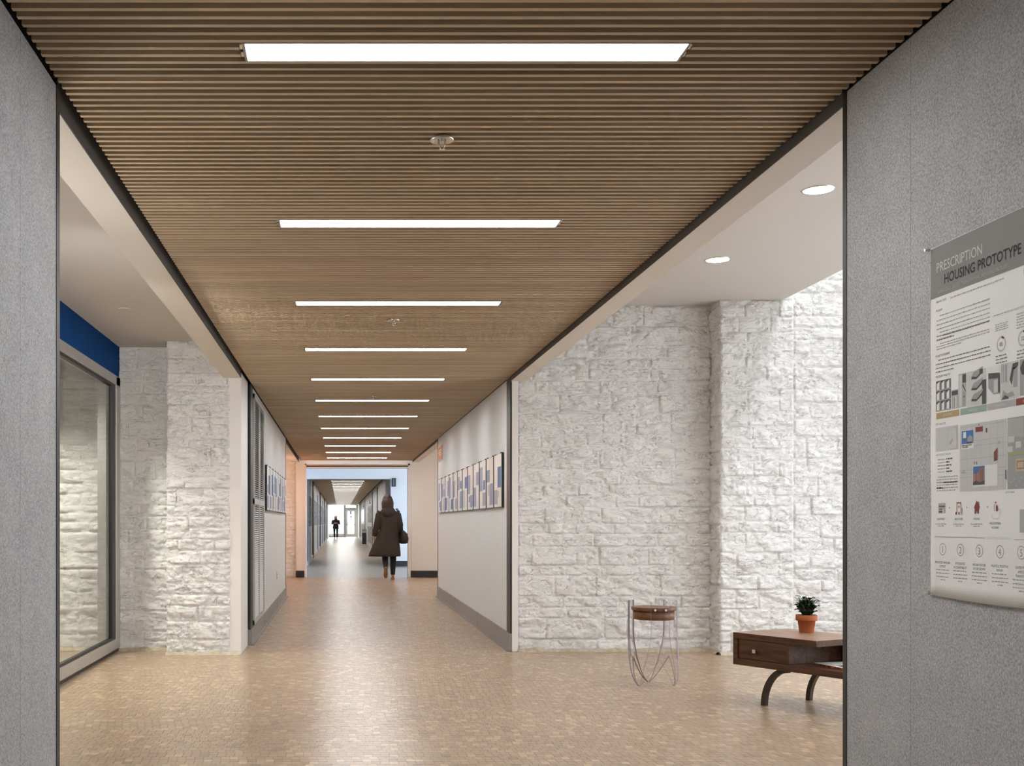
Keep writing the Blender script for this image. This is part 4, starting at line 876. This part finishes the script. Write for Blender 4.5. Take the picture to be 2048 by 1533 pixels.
# ================================================================== ACRYLIC STOOL
sl = thing('acrylic_stool', 'small round stool with walnut drum seat on three clear acrylic legs', 'stool', (2.278, 8.167, 0))
MB().lathe([(.153, .541), (.1575, .543), (.1585, .546), (.1585, .562), (.157, .5655), (.150, .566)], n=48).build('seat_lid', M['stool_wood'], sl)
MB().lathe([(.143, .476), (.1445, .478), (.1445, .541)], n=48).build('seat_drum', M['stool_wood'], sl)
def acrylic(phi):
    def hw(z): t_ = min(1, z / .40); return .125 + (.066 - .125) * (t_ * t_ * (3 - 2 * t_)) if z < .40 else .066
    def rad(z):
        t_ = min(1, z / .42); k = t_ ** .62; return .072 + (.1625 - .072) * math.sin(k * PI / 2)
    def P(x, z, off):
        r = rad(z) + off
        return (r * math.cos(phi) - x * math.sin(phi), r * math.sin(phi) + x * math.cos(phi), z)
    quads = []; AZ = .20
    zs = [0, .03, .06, .09, .12, .15, .18, AZ]
    def inner(z): return max(0.0, .120 * (1 - z / AZ))
    for s_ in (-1, 1):
        for a, c in zip(zs, zs[1:]):
            q = [(s_ * inner(a), a), (s_ * hw(a), a), (s_ * hw(c), c), (s_ * inner(c), c)]; quads.append(q if s_ > 0 else q[::-1])
    up = [AZ + (.610 - AZ) * k / 12 for k in range(13)]
    for a, c in zip(up, up[1:]):
        for s_ in (-1, 1):
            q = [(0, a), (s_ * hw(a), a), (s_ * hw(c), c), (0, c)]; quads.append(q if s_ > 0 else q[::-1])
    key = {}; pts = []
    def idx(p):
        k = (round(p[0], 5), round(p[1], 5))
        if k not in key: key[k] = len(pts); pts.append(k)
        return key[k]
    faces = [[idx(p) for p in q] for q in quads]
    faces = [f for f in ([i for n, i in enumerate(f) if i != f[n - 1]] for f in faces) if len(f) > 2]
    n = len(pts); v = [P(x, z, 0) for x, z in pts] + [P(x, z, .009) for x, z in pts]
    cnt = {}
    for f in faces:
        for i in range(len(f)): e = (f[i], f[(i + 1) % len(f)]); cnt.setdefault(frozenset(e), []).append(e)
    b = MB(); b.add(v, [f[::-1] for f in faces] + [[i + n for i in f] for f in faces], 0, True)
    for e in cnt.values():
        if len(e) == 1: a, c = e[0]; b.f.append([a, c, c + n, a + n]); b.mi.append(1); b.sm.append(False)
    leg = b.build('leg', [M['acrylic'], M['acrylic_edge']], sl); outward(leg)
    for x in (-.038, .038):
        p = P(x, .553, .009); q = P(x, .553, .0135); MB().tube([p, q], .0085, 12).build('screw', M['steel'], leg)
for a in (150, 30, 270): acrylic(math.radians(a))

# ================================================================== PEOPLE
def skin_body(name, pts, edges, m, parent, levels=2):
    """pts: name -> ((x,y,z), radius); root is pelvis"""
    names = list(pts); me = bpy.data.meshes.new(name); me.from_pydata([pts[n][0] for n in names], [(names.index(a), names.index(b_)) for a, b_ in edges], [])
    o = link(name, me, parent); md = o.modifiers.new('skin', 'SKIN'); md.use_smooth_shade = True
    for i, n in enumerate(names):
        d = me.skin_vertices[0].data[i]; r = pts[n][1]; d.radius = r if isinstance(r, tuple) else (r, r); d.use_root = n == 'pelvis'
    s_ = o.modifiers.new('smooth', 'SUBSURF'); s_.levels = levels; s_.render_levels = levels
    d = bpy.context.evaluated_depsgraph_get(); d.update(); new = bpy.data.meshes.new_from_object(o.evaluated_get(d)); new.name = name
    o.modifiers.clear(); o.data = new; new.materials.clear(); new.materials.append(m); new.polygons.foreach_set('use_smooth', [True] * len(new.polygons)); return o
def ell(cx, cy, z, a, b_, n=24, ph=0, amp=0, k=5):
    return [(cx + a * (1 + amp * math.sin(k * t_ + ph)) * math.cos(t_), cy + b_ * (1 + amp * math.sin(k * t_ + ph)) * math.sin(t_), z) for t_ in (2 * PI * j / n for j in range(n))]
def fingers(pts, edges, tag_, wrist, d, side, curl):
    """palm and five bent fingers from a wrist; d = direction of the hand, side = across the palm (towards the thumb)"""
    d = Vector(d).normalized(); s_ = Vector(side).normalized(); c = Vector(curl).normalized(); wv = Vector(wrist)
    palm = wv + d * .055; pts[tag_ + 'palm'] = (tuple(palm), (.034, .016)); edges.append((tag_ + 'wrist', tag_ + 'palm'))
    for k, (off, L_) in enumerate(((.027, .068), (.009, .076), (-.009, .071), (-.026, .056))):
        a = palm + s_ * off + d * .022; e = a + d * L_ * .5 + c * L_ * .12; f = e + d * L_ * .36 + c * L_ * .38
        for nm, p, r in (('a', a, .0095), ('b', e, .0085), ('c', f, .007)): pts['%sf%d%s' % (tag_, k, nm)] = (tuple(p), r)
        edges += [(tag_ + 'palm', '%sf%da' % (tag_, k)), ('%sf%da' % (tag_, k), '%sf%db' % (tag_, k)), ('%sf%db' % (tag_, k), '%sf%dc' % (tag_, k))]
    a = wv + d * .03 + s_ * .030; e = a + (d + s_ * .7).normalized() * .034; f = e + (d * 1.0 + c * .4).normalized() * .028
    for nm, p, r in (('a', a, .0115), ('b', e, .010), ('c', f, .008)): pts['%st%s' % (tag_, nm)] = (tuple(p), r)
    edges += [(tag_ + 'wrist', tag_ + 'ta'), (tag_ + 'ta', tag_ + 'tb'), (tag_ + 'tb', tag_ + 'tc')]
def head_mesh(c, r, fwd, m, parent):
    """face with brow, nose, lips, chin, ears; fwd = +1 faces +Y"""
    b = MB(); bm = bmesh.new(); bmesh.ops.create_uvsphere(bm, u_segments=28, v_segments=20, radius=1)
    for v in bm.verts:
        x, y, z = v.co; f = y
        sx, sy, sz = .078, .098, .118
        if z < 0: sx *= 1 - .30 * min(1, -z) ** 1.5; 
        py = y * sy
        if f > .3:
            py += .020 * math.exp(-((x / .16) ** 2 + ((z + .12) / .22) ** 2)) + .006 * math.exp(-((x / .3) ** 2 + ((z + .52) / .1) ** 2)) - .010 * math.exp(-(((abs(x) - .36) / .17) ** 2 + ((z - .08) / .13) ** 2)) + .010 * math.exp(-((x / .3) ** 2 + ((z + .85) / .15) ** 2))
        v.co = Vector((x * sx, py * fwd, z * sz)) * (r / .1) + Vector(c)
    b.bm(bm, 0, True)
    for s_ in (-1, 1):
        b.loft([[(c[0] + s_ * (.074 + d) * r / .1, c[1] + (-.012 + .020 * k * math.cos(t_)) * r / .1, c[2] + (-.005 + .030 * k * math.sin(t_)) * r / .1) for t_ in (2 * PI * j / 10 for j in range(10))] for d, k in ((0, .8), (.009, 1), (.014, .7))], 0, True)
    h = b.build('head', m, parent)
    for s_ in (-1, 1):
        MB().lathe([(.001, -.008), (.007, -.005), (.0095, 0), (.007, .005), (.001, .008)], (c[0] + s_ * .029 * r / .1, c[1] + fwd * .083 * r / .1, c[2] + .008 * r / .1), 10).build('eye', M['legging'], h)
    MB().box(c[0] - .022 * r / .1, c[0] + .022 * r / .1, c[1] + fwd * .082 * r / .1 - .006, c[1] + fwd * .082 * r / .1 + .006, c[2] - .066 * r / .1, c[2] - .056 * r / .1, b=.002).build('mouth', M['maroonlip'], h)
    return h
M['maroonlip'] = mat('lips', (.38, .14, .11), .5, var=(20, .3, (.34, .12, .1)))
# --- woman walking away, seen from behind
wo = thing('person', 'person with auburn hair in a dark taupe hooded parka walking away through the opening', 'person', (1.02, 22.90, 0))
pts = {'pelvis': ((-.02, 0, .93), (.15, .11)), 'waist': ((-.025, .01, 1.08), (.125, .095)), 'chest': ((-.03, .02, 1.27), (.155, .105)), 'collar': ((-.035, .025, 1.41), (.10, .075)), 'neck': ((-.045, .03, 1.47), .05), 'skull': ((-.05, .045, 1.56), .062),
       'hipR': ((.075, .0, .86), .088), 'kneeR': ((.065, .05, .49), .056), 'calfR': ((.06, .025, .33), .052), 'ankR': ((.055, .0, .095), .036), 'toeR': ((.06, .125, .035), (.038, .026)),
       'hipL': ((-.105, 0, .86), .088), 'kneeL': ((-.105, .02, .49), .056), 'calfL': ((-.105, -.12, .37), .050), 'ankL': ((-.10, -.30, .25), .036), 'toeL': ((-.10, -.26, .12), (.036, .026)),
       'shR': ((.135, .02, 1.37), .062), 'elR': ((.20, -.02, 1.12), .044), 'RRwrist': ((.19, .10, .93), .027), 'shL': ((-.205, .02, 1.37), .062), 'elL': ((-.275, -.03, 1.10), .044), 'LLwrist': ((-.325, .02, .88), .027)}
eds = [('pelvis', 'waist'), ('waist', 'chest'), ('chest', 'collar'), ('collar', 'neck'), ('neck', 'skull'), ('pelvis', 'hipR'), ('hipR', 'kneeR'), ('kneeR', 'calfR'), ('calfR', 'ankR'), ('ankR', 'toeR'), ('pelvis', 'hipL'), ('hipL', 'kneeL'), ('kneeL', 'calfL'), ('calfL', 'ankL'), ('ankL', 'toeL'), ('chest', 'shR'), ('shR', 'elR'), ('elR', 'RRwrist'), ('chest', 'shL'), ('shL', 'elL'), ('elL', 'LLwrist')]
fingers(pts, eds, 'RR', pts['RRwrist'][0], (0, .15, -1), (0, 1, .1), (-1, 0, 0)); fingers(pts, eds, 'LL', pts['LLwrist'][0], (-.1, .15, -1), (0, 1, .1), (1, 0, 0))
skin_body('body', pts, eds, M['skin'], wo)
head_mesh((-.05, .055, 1.605), .1, 1, M['skin'], wo)
# leggings over the legs, shoes
def limb(name, path, rad, m, parent, n=14):
    P = []; Rr = []
    for i in range(len(path) - 1):
        for k in range(4):
            t_ = k / 4; P.append(tuple(Vector(path[i]).lerp(Vector(path[i + 1]), t_))); Rr.append(rad[i] + (rad[i + 1] - rad[i]) * t_)
    P.append(path[-1]); Rr.append(rad[-1]); return outward(MB().tube(P, Rr, n).build(name, m, parent))
q = lambda n: pts[n][0]
limb('legging', [(.075, 0, .90), q('hipR'), q('kneeR'), q('calfR'), (.055, .0, .11)], [.10, .098, .064, .060, .043], M['legging'], wo)
limb('legging', [(-.105, 0, .90), q('hipL'), q('kneeL'), q('calfL'), (-.10, -.285, .255)], [.10, .098, .064, .058, .043], M['legging'], wo)
def shoe(parent, base, heel_to_toe, up, m):
    f = Vector(heel_to_toe).normalized(); u = Vector(up).normalized(); s_ = f.cross(u); o = Vector(base); rings = []
    for t_, wd, h in ((-.065, .020, .05), (-.05, .034, .075), (-.01, .037, .085), (.05, .040, .06), (.12, .043, .042), (.165, .032, .03), (.18, .012, .018)):
        rings.append([tuple(o + f * t_ + s_ * wd * math.cos(a) + u * (h / 2 + h / 2 * math.sin(a))) for a in (2 * PI * j / 14 for j in range(14))])
    return outward(MB().loft(rings).build('shoe', m, parent))
shoe(wo, (.055, .0, .0), (0, 1, 0), (0, 0, 1), M['shoe']); shoe(wo, (-.10, -.335, .21), (0, .42, -.9), (0, .9, .42), M['shoe'])
# parka: flaring, swinging out to the left at the hem
prof = [(-.115, -.03, .485, .325, .22), (-.108, -.03, .54, .318, .22), (-.085, -.02, .68, .28, .20), (-.055, -.01, .85, .235, .18), (-.03, 0, 1.02, .19, .155), (-.025, .01, 1.18, .195, .155), (-.03, .015, 1.30, .205, .15), (-.035, .02, 1.38, .19, .13), (-.04, .025, 1.435, .125, .10), (-.042, .03, 1.475, .075, .07)]
MB().loft([ell(cx, cy, z, a, b_, 32, i * .35, .035 * (1 - i / 10), 6) for i, (cx, cy, z, a, b_) in enumerate(prof)]).build('parka', M['parka'], wo)
limb('sleeve', [(-.19, .02, 1.385), (-.215, .015, 1.34), q('elL'), (-.32, .01, .90)], [.075, .078, .066, .052], M['parka'], wo); limb('sleeve', [(.12, .02, 1.385), (.145, .015, 1.34), q('elR'), (.193, .09, .95)], [.075, .078, .066, .052], M['parka'], wo)
# hood lying on the back
MB().loft([ell(-.04, -.115, 1.27, .03, .012, 20), ell(-.04, -.13, 1.31, .10, .035, 20), ell(-.04, -.12, 1.37, .145, .06, 20), ell(-.042, -.085, 1.43, .140, .075, 20), ell(-.044, -.045, 1.475, .105, .075, 20), ell(-.045, -.03, 1.49, .07, .06, 20)]).build('hood', M['parka'], wo)
# hair
hr = MB().loft([ell(-.055, -.060, 1.37, .040, .020, 30, 1, .16, 9), ell(-.054, -.062, 1.41, .075, .040, 30, 2, .12, 9), ell(-.053, -.050, 1.47, .096, .058, 30, 2.4, .09, 9), ell(-.052, -.022, 1.54, .104, .088, 30, 2.6, .06, 9), ell(-.051, .005, 1.60, .104, .112, 30, 2.8, .04, 9), ell(-.05, .025, 1.655, .098, .116, 30, 3, .03, 9), ell(-.05, .032, 1.70, .080, .098, 30, 3, .03, 9), ell(-.05, .035, 1.73, .052, .064, 30), ell(-.05, .035, 1.742, .018, .024, 30)])
for k in range(16):
    a = PI + PI * (k + .5) / 16; x, y = math.cos(a), math.sin(a)
    hr.tube([(-.05 + .090 * x, .02 + .100 * y, 1.66), (-.052 + .108 * x, .0 + .105 * y, 1.57), (-.053 + .104 * x, -.035 + .07 * y, 1.47), (-.053 + .085 * x * (.8 + .3 * (k % 2)), -.055 + .045 * y, 1.385 - .02 * (k % 3))], [.012, .017, .016, .004], 6)
hr.build('hair', M['auburn'], wo)
bgo = thing('shoulder_bag', 'black slouchy shoulder bag hanging at the right side of the walking person', 'bag', (1.02, 22.90, 0))
MB().loft([ell(.265, -.01, .74, .05, .09, 20), ell(.275, -.01, .76, .085, .15, 20, 1, .03), ell(.28, -.01, .85, .095, .175, 20, 2, .04), ell(.27, -.01, .95, .075, .16, 20, 3, .03), ell(.255, -.01, 1.01, .03, .13, 20)]).build('bag_body', M['bag'], bgo)
MB().tube([(.25, -.10, 1.0), (.245, -.06, 1.15), (.215, -.01, 1.33), (.15, .0, 1.452), (.12, .04, 1.45), (.215, .08, 1.33), (.25, .08, 1.15), (.255, .08, 1.0)], .011, 8).build('strap', M['bag'], bgo)
# --- distant person walking towards the viewer
fp = thing('person', 'distant person with light hair in a dark jacket standing before the bright glass end', 'person', (-.30, 80.0, 0)); fp.scale = (1.14, 1.1, 1)
p2 = {'pelvis': ((0, 0, .90), (.145, .11)), 'waist': ((0, 0, 1.04), (.12, .095)), 'chest': ((0, 0, 1.22), (.15, .105)), 'collar': ((0, 0, 1.35), (.095, .07)), 'neck': ((0, 0, 1.41), .048), 'skull': ((0, -.01, 1.50), .06)}
e2 = [('pelvis', 'waist'), ('waist', 'chest'), ('chest', 'collar'), ('collar', 'neck'), ('neck', 'skull')]
for s_, t_ in ((-1, 'A'), (1, 'B')):
    dy = -.06 if s_ < 0 else .10
    p2.update({'hip' + t_: ((s_ * .09, 0, .84), .086), 'knee' + t_: ((s_ * .085, dy * .4, .47), .055), 'ank' + t_: ((s_ * .08, dy, .09), .035), 'toe' + t_: ((s_ * .085, dy - .12, .035), (.036, .025)), 'sh' + t_: ((s_ * .165, 0, 1.32), .06), 'el' + t_: ((s_ * .25, -.03, 1.06), .044), t_ + t_ + 'wrist': ((s_ * .095, -.21, 1.10), .027)})
    e2 += [('pelvis', 'hip' + t_), ('hip' + t_, 'knee' + t_), ('knee' + t_, 'ank' + t_), ('ank' + t_, 'toe' + t_), ('chest', 'sh' + t_), ('sh' + t_, 'el' + t_), ('el' + t_, t_ + t_ + 'wrist')]
    fingers(p2, e2, t_ + t_, p2[t_ + t_ + 'wrist'][0], (-s_, -.25, .15), (0, -.3, 1), (0, 1, 0))
skin_body('body', p2, e2, M['skin'], fp); head_mesh((0, -.015, 1.545), .1, -1, M['skin'], fp)
for s_, t_ in ((-1, 'A'), (1, 'B')):
    g_ = lambda n: p2[n + t_][0]
    limb('legging', [(s_ * .085, 0, .87), g_('hip'), g_('knee'), (g_('ank')[0], g_('ank')[1], .1)], [.1, .098, .066, .045], M['legging'], fp); shoe(fp, (g_('ank')[0], g_('ank')[1], 0), (0, -1, 0), (0, 0, 1), M['legging'])
    limb('sleeve', [(s_ * .15, 0, 1.33), g_('sh'), g_('el'), (s_ * .115, -.19, 1.095)], [.07, .074, .066, .05], M['darkcoat'], fp)
MB().loft([ell(0, 0, z, a, b_, 28, i, .02, 5) for i, (z, a, b_) in enumerate(((.70, .205, .15), (.78, .20, .15), (.92, .185, .145), (1.06, .16, .13), (1.2, .18, .14), (1.30, .185, .13), (1.37, .12, .095), (1.41, .07, .065)))]).build('jacket', M['darkcoat'], fp)
MB().loft([ell(0, .045, 1.26, .085, .03, 20), ell(0, .045, 1.38, .095, .05, 20), ell(0, .035, 1.50, .096, .075, 20), ell(0, .02, 1.59, .092, .088, 20), ell(0, .005, 1.64, .07, .075, 20), ell(0, 0, 1.668, .03, .03, 20)]).build('hair', M['blond'], fp)
